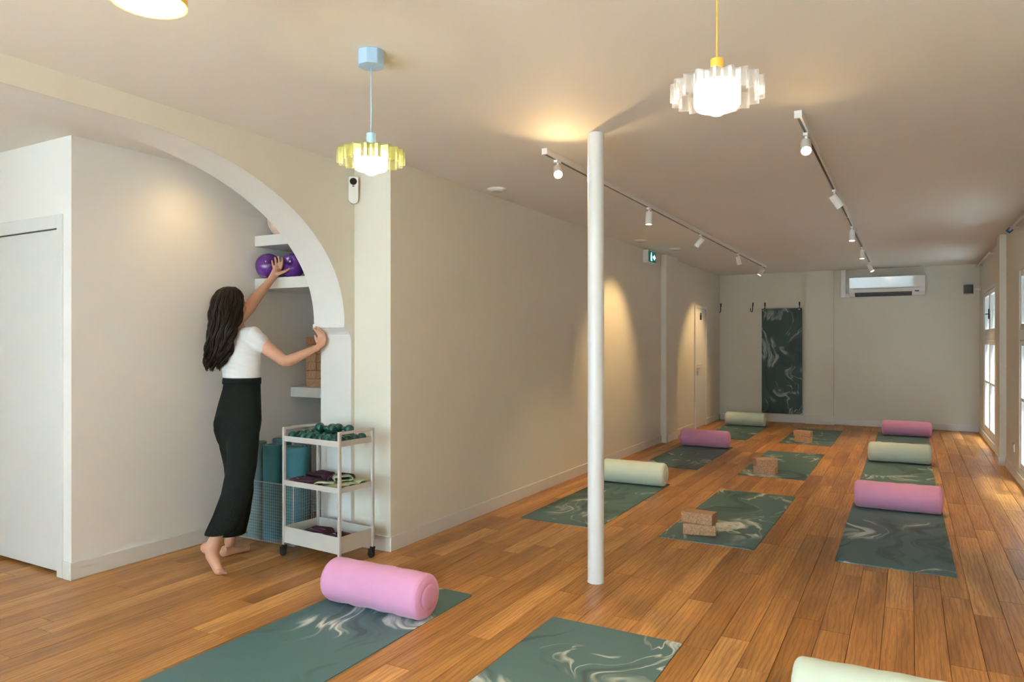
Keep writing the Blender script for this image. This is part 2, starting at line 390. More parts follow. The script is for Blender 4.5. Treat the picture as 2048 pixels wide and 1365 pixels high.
struct('wall_far', MB().box(XAB, XR + 0.3, YFAR, YFAR + 0.2, -0.05, CEIL + 0.05), M['wall'], 'cream end wall')
struct('wall_alcove', MB().box(XALC - 0.0008, XALC, YDOOR + 0.0005, YDOOR + 0.15, -0.05, CEIL + 0.05).box(XALC - 0.15, XALC, YDOOR + 0.15, YNICHE, -0.05, CEIL + 0.05).box(XALC - 0.15, XAB, YNICHE, YNICHE + 0.15, -0.05, CEIL + 0.05), M['alc'], 'pale wall behind the arch')
struct('wall_reception', MB().box(XREC - 0.2, XREC, YFRONT - 0.2, YDOOR + 0.2, -0.05, CEIL + 0.05), M['wall'], 'side wall of the entrance')
# wall with the near door
D0, D1, DH = -5.34, -4.435, 2.082
struct('wall_door', MB().box(XREC, D0, YDOOR, YDOOR + 0.15, -0.05, CEIL + 0.05).box(D1, XALC - 0.001, YDOOR, YDOOR + 0.15, -0.05, CEIL + 0.05).box(D0, D1, YDOOR, YDOOR + 0.15, DH, CEIL + 0.05)
       .box(D0, D1, YDOOR + 0.10, YDOOR + 0.15, -0.05, DH), M['alc'], 'white wall around the near door')
# arch wall
ZSP, ZAP, YC, AR = 1.525, 2.497, 2.09, 1.555
YC2 = -0.2; YJ2 = YC2 - AR - 0.07
def zarch(y):
    if y > YC: t = (y - YC) / AR
    elif y < YC2: t = (YC2 - y) / AR
    else: return ZAP
    return ZSP + (ZAP - ZSP) * max(0, 1 - min(1, t) ** 2.06) ** (1 / 2.06)
ys = [YC + AR * math.sin(math.pi / 2 * i / 40) for i in range(41)]
ys = [YC2 - AR * math.sin(math.pi / 2 * i / 40) for i in range(40, -1, -1)] + ys
amb = MB()
outline = [(y, zarch(y)) for y in ys]
n = len(outline)
vs = []
for X in (XA, XAB):
    vs += [(X, y, z) for y, z in outline] + [(X, y, CEIL + 0.05) for y, z in outline]
fs = []
for i in range(n - 1):
    fs += [(i, i+1, n+i+1, n+i), (2*n+i, 3*n+i, 3*n+i+1, 2*n+i+1), (i, 2*n+i, 2*n+i+1, i+1)]
amb.add(vs, fs)
ye = YC + AR; yb = YC2 - AR
amb.box(XAB, XA, ye, YS + 0.02, ZSP, CEIL + 0.05).box(XAB, XA, YJ, YS + 0.02, -0.05, ZSP)
amb.box(XAB, XA, YFRONT, yb, ZSP, CEIL + 0.05).box(XAB, XA, YFRONT, YJ2, -0.05, ZSP)
arch = struct('wall_arch', amb, M['wall'], 'cream wall with a wide white-lined arch', auto=math.radians(35))
IMP = [(YJ + 0.004, 1.424), (YJ - 0.012, 1.424), (YJ - 0.014, 1.436), (YJ - 0.020, 1.452), (YJ - 0.036, 1.472), (YJ - 0.056, 1.488), (YJ - 0.064, 1.497), (YJ - 0.074, 1.500), (YJ - 0.076, 1.515), (YJ - 0.074, ZSP), (YJ + 0.004, ZSP)]
obj('impost_moulding', MB().prism(IMP, XAB - 0.004, XA + 0.006, 'YZ'), M['trim'], arch)
obj('impost_moulding', MB().prism([(YJ2 - (y - YJ), z) for y, z in IMP], XAB - 0.004, XA + 0.006, 'YZ'), M['trim'], arch)
# smooth white lining of the arch soffit (a thin plaster skin)
lin = MB(); vs = []; fs = []
for X in (XAB - 0.001, XA + 0.001):
    vs += [(X, y, z - 0.002) for y, z in outline]
for i in range(n - 1): fs.append((i, i + 1, n + i + 1, n + i))
lin.add(vs, fs)
obj('soffit', lin, M['trim'], arch, smooth=True)
obj('jamb_lining', MB().box(XAB - 0.001, XA + 0.001, YJ - 0.002, YJ + 0.01, 0, 1.424), M['trim'], arch)
obj('jamb_lining', MB().box(XAB - 0.001, XA + 0.001, YJ2 - 0.01, YJ2 + 0.002, 0, 1.424), M['trim'], arch)

# right wall with window openings
WZ0, WZ1 = 0.10, 2.16
rw = MB(); y = -2.6
for a, b in sorted(WIN_R):
    rw.box(XR, XR + 0.2, y, a, -0.05, CEIL + 0.05).box(XR, XR + 0.2, a, b, -0.05, WZ0).box(XR, XR + 0.2, a, b, WZ1, CEIL + 0.05); y = b
rw.box(XR, XR + 0.2, y, YFAR, -0.05, CEIL + 0.05)
struct('wall_right', rw, M['wall'], 'cream wall with tall paned windows')
fw = MB(); x = XREC
for a, b in WIN_F:
    fw.box(x, a, YFRONT - 0.2, YFRONT, -0.05, CEIL + 0.05).box(a, b, YFRONT - 0.2, YFRONT, -0.05, 0.12).box(a, b, YFRONT - 0.2, YFRONT, 2.48, CEIL + 0.05); x = b
fw.box(x, XR + 0.2, YFRONT - 0.2, YFRONT, -0.05, CEIL + 0.05)
struct('wall_front', fw, M['wall'], 'street front wall with shop windows')

def bar(mb, x0, x1, a, b, z0, z1): mb.box(x0, x1, min(a, b), max(a, b), z0, z1)
wi = 0
for a, b in WIN_R:                                    # a near edge, b far edge
    wi += 1
    root = sroot('window_%d' % wi, (XR, (a + b) / 2, WZ0), 'tall white paned window, %s' % ('nearest the end wall' if wi == 1 else 'cut by the right edge of the picture'))
    h = (b - a) / 2; H = WZ1 - WZ0
    fr = MB()
    x0, x1 = -0.004, 0.075
    fr.box(x0, x1, -h, -h + 0.05, 0, H).box(x0, x1, h - 0.05, h, 0, H).box(x0, x1, -h + 0.05, h - 0.05, 0, 0.045).box(x0, x1, -h + 0.05, h - 0.05, H - 0.045, H).box(x0, x1, -h + 0.05, h - 0.05, 1.325, 1.42)
    obj('frame', fr, M['trim'], root, bevel=0.004)
    for s in (-1, 1):
        for z0, z1, mids in ((0.047, 1.323, (0.735,)), (1.422, H - 0.047, ())):
            lf = MB(); i0, i1 = (0.006, h - 0.052) if s > 0 else (-h + 0.052, -0.006)
            st = 0.06
            lf.box(0.005, 0.05, i0, i0 + st, z0, z1).box(0.005, 0.05, i1 - st, i1, z0, z1).box(0.005, 0.05, i0 + st, i1 - st, z0, z0 + st).box(0.005, 0.05, i0 + st, i1 - st, z1 - st, z1)
            for mz in mids: lf.box(0.008, 0.045, i0 + st, i1 - st, mz - 0.016, mz + 0.016)
            leaf = obj('casement', lf, M['trim'], root, bevel=0.004)
            zs = [z0 + st] + [m for m in mids] + [z1 - st]
            for k in range(len(zs) - 1):
                obj('pane', MB().box(0.024, 0.028, i0 + st, i1 - st, zs[k] + (0.016 if k else 0), zs[k+1] - (0.016 if k < len(zs) - 2 else 0)), M['glass'], leaf)
    obj('latch', MB().box(-0.035, 0.006, -0.008, 0.008, 1.68, 1.696).box(-0.012, 0.006, -0.012, 0.012, 1.62, 1.76).box(-0.04, -0.028, -0.06, 0.06, 1.682, 1.694), M['blackmetal'], root)
    obj('sill', MB().box(-0.02, 0.10, -h - 0.02, h + 0.02, -0.03, 0), M['trim'], root)
for a, b in WIN_F:
    wi += 1
    root = sroot('window_%d' % wi, ((a + b) / 2, YFRONT - 0.1, 0.12), 'large street window behind the viewer')
    h = (b - a) / 2; H = 2.36
    obj('frame', MB().box(-h, -h + 0.06, -0.04, 0.04, 0, H).box(h - 0.06, h, -0.04, 0.04, 0, H).box(-h + 0.06, h - 0.06, -0.04, 0.04, 0, 0.06).box(-h + 0.06, h - 0.06, -0.04, 0.04, H - 0.06, H).box(-0.025, 0.025, -0.035, 0.035, 0.06, H - 0.06), M['trim'], root)
    for s in (-1, 1):
        p0, p1 = sorted((s * 0.025, s * (h - 0.06)))
        obj('pane', MB().box(p0, p1, -0.004, 0.004, 0.06, H - 0.06), M['glass'], root)

# pilasters
struct('trim_1', MB().box(XL - 0.02, -2.945, 9.66, 10.2, -0.02, CEIL + 0.02), M['wall'], 'shallow pilaster on the long wall')
struct('trim_2', MB().box(0.895, XR + 0.02, 9.72, 10.02, -0.02, CEIL + 0.02), M['wall'], 'shallow pilaster between the tall windows')
colf = struct('trim_3', MB().box(-1.547, -1.112, YFAR - 0.075, YFAR + 0.02, -0.02, CEIL + 0.02), M['wall'], 'shallow pilaster beside the hanging mat')
# baseboards
BB = 0.102
def bb(name, x0, x1, y0, y1, h=BB, lab=None):
    return struct(name, MB().box(x0, x1, y0, y1, 0, h), M['trim'], lab, bevel=0.004)
bb('baseboard_left', XL, XL + 0.014, YS - 0.014, 9.66); bb('baseboard_left', -2.945, -2.931, 9.72, 10.2)
bb('baseboard_left', XL, XL + 0.014, 10.2, 11.40); bb('baseboard_left', XL, XL + 0.014, 12.18, YFAR)
bb('baseboard_arch', XA, XL, YS - 0.014, YS)
bb('baseboard_alcove', XALC, XALC + 0.014, YDOOR - 0.014, YNICHE); bb('baseboard_door', -4.37, XALC, YDOOR - 0.014, YDOOR)
bb('baseboard_far', -1.112, XR, YFAR - 0.014, YFAR)
bb('baseboard_right', XR - 0.014, XR, 10.02, YFAR); bb('baseboard_right', XR - 0.014, XR, 4.0, 9.72)
bb('baseboard_right', 0.881, XR, 9.706, 10.034)
for x0, x1, yy in ((XL, -1.547, YFAR), (-1.56, -1.10, YFAR - 0.075)):
    struct('baseboard_far', MB().box(x0, x1, yy - 0.02, yy, 0, 0.05).box(x0, x1, yy - 0.014, yy, 0.058, 0.085).box(x0, x1, yy - 0.009, yy, 0.05, 0.14), M['trim'], bevel=0.002)

# near door
d1 = sroot('door_1', (D1, YDOOR, 0), 'white flush door by the arch')
W = D1 - D0
obj('leaf', MB().box(-W + 0.003, -0.003, 0.012, 0.052, 0.022, DH - 0.004), M['door'], d1, bevel=0.002)
obj('casing', MB().box(0, 0.053, -0.012, 0.02, 0, DH + 0.08).box(-W - 0.053, -W, -0.012, 0.02, 0, DH + 0.08).box(-W, 0, -0.012, 0.02, DH, DH + 0.08), M['door'], d1, bevel=0.003)
for z in (1.865, 1.705, 1.03, 0.21):
    hg = obj('hinge', MB().lathe([(0.007, -0.042), (0.007, 0.042)], 10, 'Z', (-0.006, 0.0, z)), M['chrome'], d1, smooth=False)
    obj('hinge_plate', MB().box(-0.035, -0.010, 0.008, 0.013, z - 0.04, z + 0.01), M['door'], hg)
obj('handle', MB().box(-W + 0.04, -W + 0.09, -0.005, 0.012, 0.98, 1.10).box(-W + 0.055, -W + 0.07, -0.045, -0.005, 1.04, 1.055).box(-W + 0.055, -W + 0.19, -0.055, -0.04, 1.04, 1.055), M['chrome'], d1, bevel=0.003)
# far door
d2 = sroot('door_2', (XL, 11.79, 0), 'cream toilet door in the long wall')
obj('leaf', MB().box(-0.005, 0.012, -0.315, 0.315, 0.012, 1.95), M['door'], d2)
obj('casing', MB().box(0, 0.026, -0.37, -0.318, 0, 2.0).box(0, 0.026, 0.318, 0.37, 0, 2.0).box(0, 0.026, -0.318, 0.318, 1.955, 2.0), M['door'], d2, bevel=0.003)
obj('handle', MB().box(0.012, 0.018, -0.27, -0.235, 0.96, 1.06).box(0.018, 0.055, -0.258, -0.244, 1.015, 1.03).box(0.045, 0.058, -0.258, -0.05, 1.013, 1.032), M['plastic'], d2, bevel=0.003)
obj('lock_plate', MB().box(0.012, 0.017, -0.26, -0.17, 0.86, 0.93), M['chrome'], d2)
for z in (1.68, 0.18): obj('hinge', MB().lathe([(0.008, -0.05), (0.008, 0.05)], 8, 'Z', (0.028, 0.318, z)), M['plastic'], d2)
sg = MB()                       # toilet pictogram: two figures
for oy in (-0.055, 0.055):
    sg.lathe([(0.022, 0.012), (0.022, 0.016)], 12, 'X', (0, oy, 1.87)); sg.box(0.012, 0.016, oy - 0.03, oy + 0.03, 1.78, 1.845); sg.box(0.012, 0.016, oy - 0.024, oy - 0.004, 1.70, 1.78); sg.box(0.012, 0.016, oy + 0.004, oy + 0.024, 1.70, 1.78)
sg.box(0.012, 0.016, -0.004, 0.004, 1.70, 1.90)
sg.v = [(x, y * 0.6, 1.83 + (z - 1.80) * 0.6) for x, y, z in sg.v]
obj('pictogram', sg, M['ink'], d2)

# ------------------------------------------------------------------ support post
pt = thing('support_post', 'slim round white steel post in the middle of the floor', 'post', (-1.597, 3.86, 0))
obj('shaft', MB().lathe([(0.0475, 0.0), (0.0475, CEIL)], 40), M['post'], pt, auto=0.6)
obj('base_collar', MB().lathe([(0.05, 0), (0.05, 0.006)], 40), M['post'], pt, auto=0.6)

# ------------------------------------------------------------------ mats
def rrect(wd, ln, r=0.018, n=5):
    pts = []
    for cx, cy, a0 in ((wd/2 - r, ln/2 - r, 0), (-wd/2 + r, ln/2 - r, 90), (-wd/2 + r, -ln/2 + r, 180), (wd/2 - r, -ln/2 + r, 270)):
        for i in range(n + 1):
            a = math.radians(a0 + 90 * i / n); pts.append((cx + r * math.cos(a), cy + r * math.sin(a)))
    return pts
MW, ML = 0.665, 1.885
mat_top = MB().prism(rrect(MW, ML), 0.0022, 0.0052).mesh('top_surface'); mat_bot = MB().prism(rrect(MW, ML), 0.0, 0.0022).mesh('underside')
em = MB()
for k in range(3):
    cx = -0.032 + 0.032 * k; r = 0.0125
    pts = [(cx + r * (0.35 + 0.65 * i / 14) * math.cos(0.5 + i * 0.42), r * (0.35 + 0.65 * i / 14) * math.sin(0.5 + i * 0.42)) for i in range(15)]
    for i in range(14):
        (x0, y0), (x1, y1) = pts[i], pts[i+1]; dx, dy = x1 - x0, y1 - y0; l = math.hypot(dx, dy) or 1; nx, ny = -dy / l * 0.0022, dx / l * 0.0022
        em.add([(x0 + nx, y0 + ny, 0.0056), (x0 - nx, y0 - ny, 0.0056), (x1 - nx, y1 - ny, 0.0056), (x1 + nx, y1 + ny, 0.0056)], [(0, 1, 2, 3)])
em = em.mesh('emblem')
MATS = [(-2.43, 2.375, 0.3, 'marbled teal mat under the big pink bolster in the left foreground'),
        (-1.245, 2.31, 0.2, 'bare marbled teal mat at the bottom edge of the picture'),
        (-0.085, 2.375, 0, 'marbled mat under the white bolster in the right foreground'),
        (-2.375, 5.905, 0.2, 'marbled green mat running behind the white post'),
        (-1.232, 5.905, -0.6, 'marbled green mat with cork blocks, nearest of the middle row'),
        (-0.087, 5.91, 0.3, 'dark marbled mat, nearest of the row along the windows'),
        (-2.362, 8.72, 0.2, 'grey marbled mat with a violet-pink bolster by the long wall'),
        (-1.25, 8.655, 0, 'marbled mat with two pale cork blocks, second of the middle row'),
        (-0.105, 8.66, 0.2, 'marbled mat between the near pink and the mint bolster by the windows'),
        (-2.36, 11.43, 0, 'small green marbled mat by the far toilet door'),
        (-1.24, 11.36, 0, 'marbled mat with orange lit blocks, farthest of the middle row'),
        (-0.085, 11.45, 0, 'blue-grey marbled mat at the far end by the windows')]
for x, y, a, lab in MATS:
    t = thing('yoga_mat', lab, 'yoga mat', (x, y, 0), math.radians(a), 'yoga mats laid out in rows')
    obj('top_surface', mat_top, M['mat'], t); obj('underside', mat_bot, M['matblue'], t)
    obj('emblem', em, M['ink'], t, loc=(MW/2 - 0.075, -ML/2 + 0.035, 0))
# hanging mat
hm = thing('hanging_yoga_mat', 'dark green marbled mat hanging from hooks on the end wall', 'yoga mat', (-1.945, YFAR - 0.05, 0.152))
poly = [(-0.333, 0.0), (0.300, 0.0), (0.334, 0.035), (0.334, 1.842), (-0.333, 1.842)]
obj('top_surface', MB().prism([(a, b - 0.92) for a, b in poly], 0.0, 0.004).mesh('top_surface'), M['hangmat'], hm, loc=(0, 0, 0.92), rot=(math.pi/2, 0, 0))
obj('underside', MB().prism(poly, 0.004, 0.007, 'XZ'), M['matblue'], hm)
for sx in (-0.29, 0.285): obj('eyelet', MB().lathe([(0.008, -0.006), (0.014, -0.006), (0.014, 0.009), (0.008, 0.009)], 14, 'Y', (sx, 0, 1.82), cap=False), M['chrome'], hm)

# ------------------------------------------------------------------ bolsters
BR, BL = 0.113, 0.645
def bolster_meshes(seed):
    rnd = random.Random(seed); prof = []
    for i in range(9):
        a = math.pi / 2 * i / 8; prof.append((BR - 0.046 + 0.046 * math.sin(a), -BL/2 + 0.036 * (1 - math.cos(a))))
    nb = 14
    for i in range(1, nb): prof.append((BR + 0.0016 * math.sin(i * 1.7 + seed) , -BL/2 + 0.036 + (BL - 0.072) * i / nb))
    prof += [(r, -h) for r, h in reversed(prof[:9])]
    mb = MB().lathe(prof, 40, 'X', cap=True)
    def sag(v):
        x, y, z = v
        y += 0.003 * math.sin(9 * x + seed); z += 0.001 * math.cos(7 * x + seed * 2)
        zz = z + BR
        if zz < 0.014: zz = 0.006 + zz * 0.25 if zz > 0 else 0.004 + 0.1 * zz
        return (x, y * 1.01, max(0.0, zz))
    mb.v = [sag(v) for v in mb.v]
    body = mb.mesh('cover')
    ends = []
    for s in (-1, 1):
        e = MB().lathe([(BR - 0.044, s * (BL/2 - 0.001)), (BR * 0.4, s * (BL/2 + 0.004)), (0.004, s * (BL/2 + 0.006))], 32, 'X', (0, 0, BR + 0.001))
        sm = MB().tube([(s * (BL/2 - 0.0145), (BR - 0.0115) * math.cos(t), BR + (BR - 0.0115) * math.sin(t)) for t in [2*math.pi*j/40 for j in range(40)]], 0.0022, 6, closed=True)
        ends.append((e.mesh('end_panel'), sm.mesh('seam')))
    return body, ends
BOL = [(-2.425, 2.905, 'pink', 'big pink bolster on the mat in the left foreground'),
       (-0.055, 2.83, 'mint', 'white-mint bolster cut off by the bottom edge of the picture'),
       (-2.365, 6.70, 'mint', 'mint bolster half hidden by the white post'),
       (-2.375, 9.52, 'pink', 'violet-pink bolster by the long wall, second on its side'),
       (-2.385, 12.25, 'mint', 'mint bolster below the hanging mat near the toilet door'),
       (-0.083, 6.70, 'pink', 'pink bolster nearest in the row along the windows'),
       (-0.098, 9.37, 'mint', 'mint bolster between two pink bolsters along the windows'),
       (-0.032, 12.06, 'pink', 'pink bolster farthest away, in front of the end wall')]
for k, (x, y, c, lab) in enumerate(BOL):
    b, ends = bolster_meshes(k)
    t = thing('bolster', lab, 'bolster', (x, y, 0.0052), math.radians((0.5, 3.0, 0.3, 0.6, 0.4, 0.2, 0.4, 0)[k]), 'round bolsters on the mats')
    obj('cover', b, M[c], t, smooth=True)
    for e, sm in ends:
        eo = obj('end_panel', e, M[c], t, smooth=True); obj('seam', sm, M[c], eo, smooth=True)

# ------------------------------------------------------------------ cork blocks
blk = MB().box(-0.115, 0.115, -0.065, 0.065, 0, 0.078)
def block(x, y, z, a, lab, group, tilt=0):
    o = obj('cork_block', blk.mesh('cork_block'), M['cork'], None, bevel=0.006, loc=(x, y, z), rot=(tilt, 0, math.radians(a)))
    return tag(o, lab, 'yoga block', group)
for x, y, a1, a2, nm in ((-1.335, 5.19, 14, -4, 'nearest middle mat'), (-1.335, 7.92, -3, 28, 'second middle mat'), (-1.29, 10.66, 6, -8, 'farthest middle mat')):
    block(x, y, 0.0052, a1 * 1.0, 'lower cork block of the pair on the ' + nm, 'cork blocks on the floor mats')
    block(x - 0.005, y + 0.012, 0.0835, a2, 'upper cork block of the pair on the ' + nm, 'cork blocks on the floor mats')

# ------------------------------------------------------------------ shelves and things on them
def shelf(y0, z0, z1, lab):
    o = tag(obj('wall_shelf', MB().box(XALC, XAB - 0.0, y0, YNICHE, z0, z1), M['trim'], None, bevel=0.003), lab, 'shelf', 'white shelves in the alcove')
    return o
shelf(3.722, 2.119, 2.199, 'topmost white shelf, with a crumpled bag on it')
shelf(3.722, 1.797, 1.878, 'white shelf carrying the purple balls')
shelf(4.077, 0.966, 1.045, 'low white shelf carrying the stacked cork blocks')
def ball(c, r, lab, seed, dent=0):
    mb = MB().ell((0, 0, r), (Vector((r, 0, 0)), Vector((0, r, 0)), Vector((0, 0, r))), 40, 24)
    rnd = random.Random(seed); ds = [(Vector((rnd.uniform(-1, 1), -1, rnd.uniform(-.7, .8))).normalized(), rnd.uniform(0.02, 0.035)) for _ in range(dent)]
    out = []
    for v in mb.v:
        p = Vector(v) - Vector((0, 0, r)); d = p.normalized(); k = 0
        for dd, am in ds: k += am * math.exp(-((1 - d.dot(dd)) / 0.10) ** 1.2) - 0.25 * am * math.exp(-((1 - d.dot(dd) - 0.16) / 0.06) ** 2)
        p = p * (1 - k / r); p.z = max(p.z, -r * 0.985); out.append((p.x, p.y, p.z + r * 0.985))
    mb.v = out
    t = thing('exercise_ball', lab, 'ball', c, 0, 'purple exercise balls on the shelf')
    obj('skin', mb, M['ball'], t, smooth=True)
    obj('valve_plug', MB().lathe([(0.006, 0), (0.006, 0.004), (0.003, 0.005)], 12, 'Y', (r * 0.55, -r * 0.80, r * 1.25)), M['plastic'], t)
ball((-4.20, 3.762, 1.878), 0.095, 'smooth inflated purple ball at the left of the shelf', 1, 0)
ball((-4.015, 3.825, 1.878), 0.093, 'dented purple ball under the raised hand', 5, 5)
ball((-3.80, 3.90, 1.878), 0.095, 'purple ball mostly hidden behind the arch', 3, 1)
rnd = random.Random(4)
bg = MB().ell((0, 0, 0.10), (Vector((0.10, 0, 0)), Vector((0, 0.10, 0)), Vector((0, 0, 0.10))), 36, 24)
bg.v = [tuple(Vector((v[0], v[1], v[2])) * (1 + 0.10 * math.sin(37 * v[0] + 11 * v[2]) * math.cos(29 * v[2] + 17 * v[1]) + rnd.uniform(-.03, .03))) for v in bg.v]
bg.v = [(a, b, max(0, c)) for a, b, c in bg.v]
tag(obj('crumpled_bag', bg, M['bag'], None, loc=(-4.165, 3.86, 2.2), smooth=True), 'crumpled pale pink plastic bag on the topmost shelf', 'bag')
bx = MB().box(-0.055, 0.055, -0.11, 0.11, 0, 0.0655).mesh('cork_block')
bx2 = MB().box(-0.11, 0.11, -0.055, 0.055, 0, 0.0655).mesh('cork_block')
rows = ['bottom', 'second lowest', 'third lowest', 'third highest', 'second highest', 'top']
for i in range(6):
    for j in range(1 if i in (0, 5) else 2):
        if i in (0,): m, xx, yy, tx = bx2, -4.083, 4.19, 'bottom broad cork block of the stack on the low shelf'
        else: m, xx, yy, tx = bx, -4.138 + 0.113 * j + random.uniform(-.002, .002), 4.245 + random.uniform(-.004, .004), '%s cork block in the %s column on the low shelf' % (rows[i], 'left' if j == 0 else 'right')
        o = obj('cork_block', m, M['cork'], None, bevel=0.004, loc=(xx, yy, 1.045 + i * 0.0665)); tag(o, tx, 'yoga block', 'cork blocks stacked on the low shelf')

# ------------------------------------------------------------------ trolley
TX, TY, TZ = -3.305, 3.455, math.radians(-4)
tr = thing('trolley', 'grey metal three-tier trolley on black casters beside the arch', 'trolley', (TX, TY, 0), TZ)
HX, HY = 0.257, 0.143
for sx in (-1, 1):
    for sy in (-1, 1):
        obj('post', MB().box(sx*HX - 0.009, sx*HX + 0.009, sy*HY - 0.009, sy*HY + 0.009, 0.075, 0.845), M['steel'], tr, bevel=0.002)
        c = obj('caster', MB().box(sx*HX - 0.012, sx*HX + 0.012, sy*HY - 0.014, sy*HY + 0.014, 0.058, 0.075).box(sx*HX - 0.026, sx*HX + 0.006, sy*HY - 0.016, sy*HY - 0.012, 0.02, 0.062).box(sx*HX - 0.026, sx*HX + 0.006, sy*HY + 0.012, sy*HY + 0.016, 0.02, 0.062), M['black'], tr, bevel=0.002)
        obj('wheel', MB().lathe([(0.010, -0.011), (0.022, -0.011), (0.025, -0.008), (0.025, 0.008), (0.022, 0.011), (0.010, 0.011)], 24, 'Y', (sx*HX - 0.012, sy*HY, 0.0252)), M['black'], c, auto=0.5)
    obj('handle', MB().box(sx*HX - 0.009, sx*HX + 0.009, -HY + 0.009, HY - 0.009, 0.829, 0.845), M['steel'], tr, bevel=0.002)
for z0, z1 in ((0.753, 0.788), (0.466, 0.500), (0.092, 0.197)):
    q = 0.003; x, y = HX - 0.001, HY + 0.006
    obj('tray', MB().box(-x, x, -y, y, z0, z0 + 0.004).box(-x, x, -y, -y + q, z0 + .004, z1).box(-x, x, y - q, y, z0 + .004, z1).box(-x, -x + q, -y + q, y - q, z0 + .004, z1).box(x - q, x, -y + q, y - q, z0 + .004, z1), M['steel'], tr)
TM = Matrix.Translation((TX, TY, 0)) @ Matrix.Rotation(TZ, 4, 'Z')
def ontr(o, x, y, z, a=0):
    o.matrix_world = TM @ Matrix.Translation((x, y, z)) @ Matrix.Rotation(math.radians(a), 4, 'Z'); o.location = (TM @ Vector((x, y, z))); o.rotation_euler = (0, 0, TZ + math.radians(a)); return o
dh = MB().lathe([(0.006, -0.023), (0.018, -0.023), (0.0255, -0.018), (0.0285, -0.008), (0.0285, 0.008), (0.0255, 0.018), (0.018, 0.023), (0.006, 0.023)], 18, 'X').mesh('weight_head')
dg_ = MB().lathe([(0.0125, -0.05), (0.0125, 0.05)], 12, 'X').mesh('grip')
spots = [(-0.165 + 0.165 * i, -0.105 + 0.063 * j, 0.7872, random.uniform(-5, 5)) for j in range(4) for i in range(3)] + [(-0.075, 0.05, 0.835, 4), (0.07, 0.07, 0.835, -6), (-0.02, 0.0, 0.836, 3)]
rown = ['front', 'second', 'third', 'back']; coln = ['left', 'middle', 'right']
for k, (x, y, z, a) in enumerate(spots):
    lab = ('dark green dumbbell, %s one of the %s row on the trolley top' % (coln[k % 3], rown[k // 3])) if k < 12 else 'dark green dumbbell lying on top of the others, %s one' % ('left', 'right', 'front')[k - 12]
    t = thing('dumbbell', lab, 'dumbbell', (0,0,0), 0, 'dark green dumbbells on the trolley'); ontr(t, x, y, z, a)
    obj('grip', dg_, M['green'], t, smooth=True)
    for s in (-1, 1): obj('weight_head', dh, M['green'], t, loc=(s * 0.056, 0, 0), smooth=True)
def folded(L, H, Wd, th, seed, sagv=0.004):     # a flat band folded into a loop, lying on its side
    pts = []; r = H / 2
    for i in range(13): a = math.pi / 2 + math.pi * i / 12; pts.append((-L/2 + r + (r - th/2) * math.cos(a), r + (r - th/2) * math.sin(a)))
    for i in range(13): a = -math.pi / 2 + math.pi * i / 12; pts.append((L/2 - r + (r - th/2) * math.cos(a), r + (r - th/2) * math.sin(a)))
    mb = MB(); n = len(pts); rs = []
    for i in range(n):
        p = Vector(pts[i]); d = Vector(pts[(i+1) % n]) - Vector(pts[i-1]); d.normalize(); nn = Vector((d.y, -d.x)) * th / 2
        w1 = Wd / 2 + 0.004 * math.sin(i * 0.7 + seed); 
        a, b = p + nn, p - nn
        rs.append([(a.x, -w1, a.y), (a.x, w1, a.y), (b.x, w1, b.y), (b.x, -w1, b.y)])
    return mb.rings(rs, cap=False, closed=True)
def band(kind, x, y, z, a, L, H, Wd, th, seed, lab, mat, grp):
    if kind == 'ankle_weight':
        t = thing('ankle_weight', lab, 'weight', (0,0,0), 0, grp); ontr(t, x, y, z, a)
        obj('padded_band', folded(L, H, Wd, th, seed), M[mat], t, smooth=True)
        obj('fastening_strap', folded(L * 0.55, 0.008, Wd * 0.4, 0.003, seed + 1), M[mat], t, loc=(0.02, 0, H))
        obj('printed_mark', MB().box(-0.012, 0.012, -0.003, 0.003, 0, 0.001), M['plastic'], t, loc=(-L * 0.22, -Wd * 0.25, H + 0.0005))
    else:
        o = obj(kind, folded(L, H, Wd, th, seed), M[mat], None, smooth=True); tag(o, lab, 'band', grp); ontr(o, x, y, z, a)
g1, g2, g3 = 'plum weights on the middle tray', 'pale green bands on the middle tray', 'plum weights in the bottom tray'
band('ankle_weight', -0.125, -0.075, 0.470, 4, 0.21, 0.042, 0.11, 0.016, 1, 'plum ankle weight at the front left of the middle tray', 'plum', g1)
band('ankle_weight', -0.135, 0.060, 0.470, -6, 0.19, 0.060, 0.11, 0.016, 2, 'plum ankle weight at the back left of the middle tray', 'plum', g1)
band('ankle_weight', 0.045, 0.075, 0.470, 3, 0.15, 0.060, 0.11, 0.016, 3, 'plum ankle weight behind the pale green bands', 'plum', g1)
band('resistance_band', 0.050, -0.065, 0.470, 28, 0.14, 0.036, 0.070, 0.004, 4, 'pale green band folded at the front, spilling towards the plum weights', 'lime', g2)
band('resistance_band', 0.165, -0.082, 0.470, 95, 0.09, 0.030, 0.12, 0.004, 5, 'pale green band beside the front corner post', 'lime', g2)
band('resistance_band', 0.190, 0.000, 0.470, 80, 0.085, 0.036, 0.10, 0.004, 6, 'pale green band rolled at the middle of the right end', 'lime', g2)
band('resistance_band', 0.195, 0.095, 0.470, 84, 0.085, 0.042, 0.09, 0.004, 7, 'pale green band rolled at the far corner of the right end', 'lime', g2)
band('resistance_band', 0.128, 0.005, 0.512, 60, 0.12, 0.030, 0.07, 0.004, 8, 'sage green band lying on top of the pale green bands', 'limedark', g2)
band('ankle_weight', -0.10, 0.010, 0.096, 12, 0.19, 0.075, 0.10, 0.015, 9, 'plum ankle weight at the left of the bottom tray', 'plum', g3)
band('ankle_weight', 0.125, 0.000, 0.096, -8, 0.20, 0.070, 0.10, 0.015, 10, 'plum ankle weight at the right of the bottom tray', 'plum', g3)

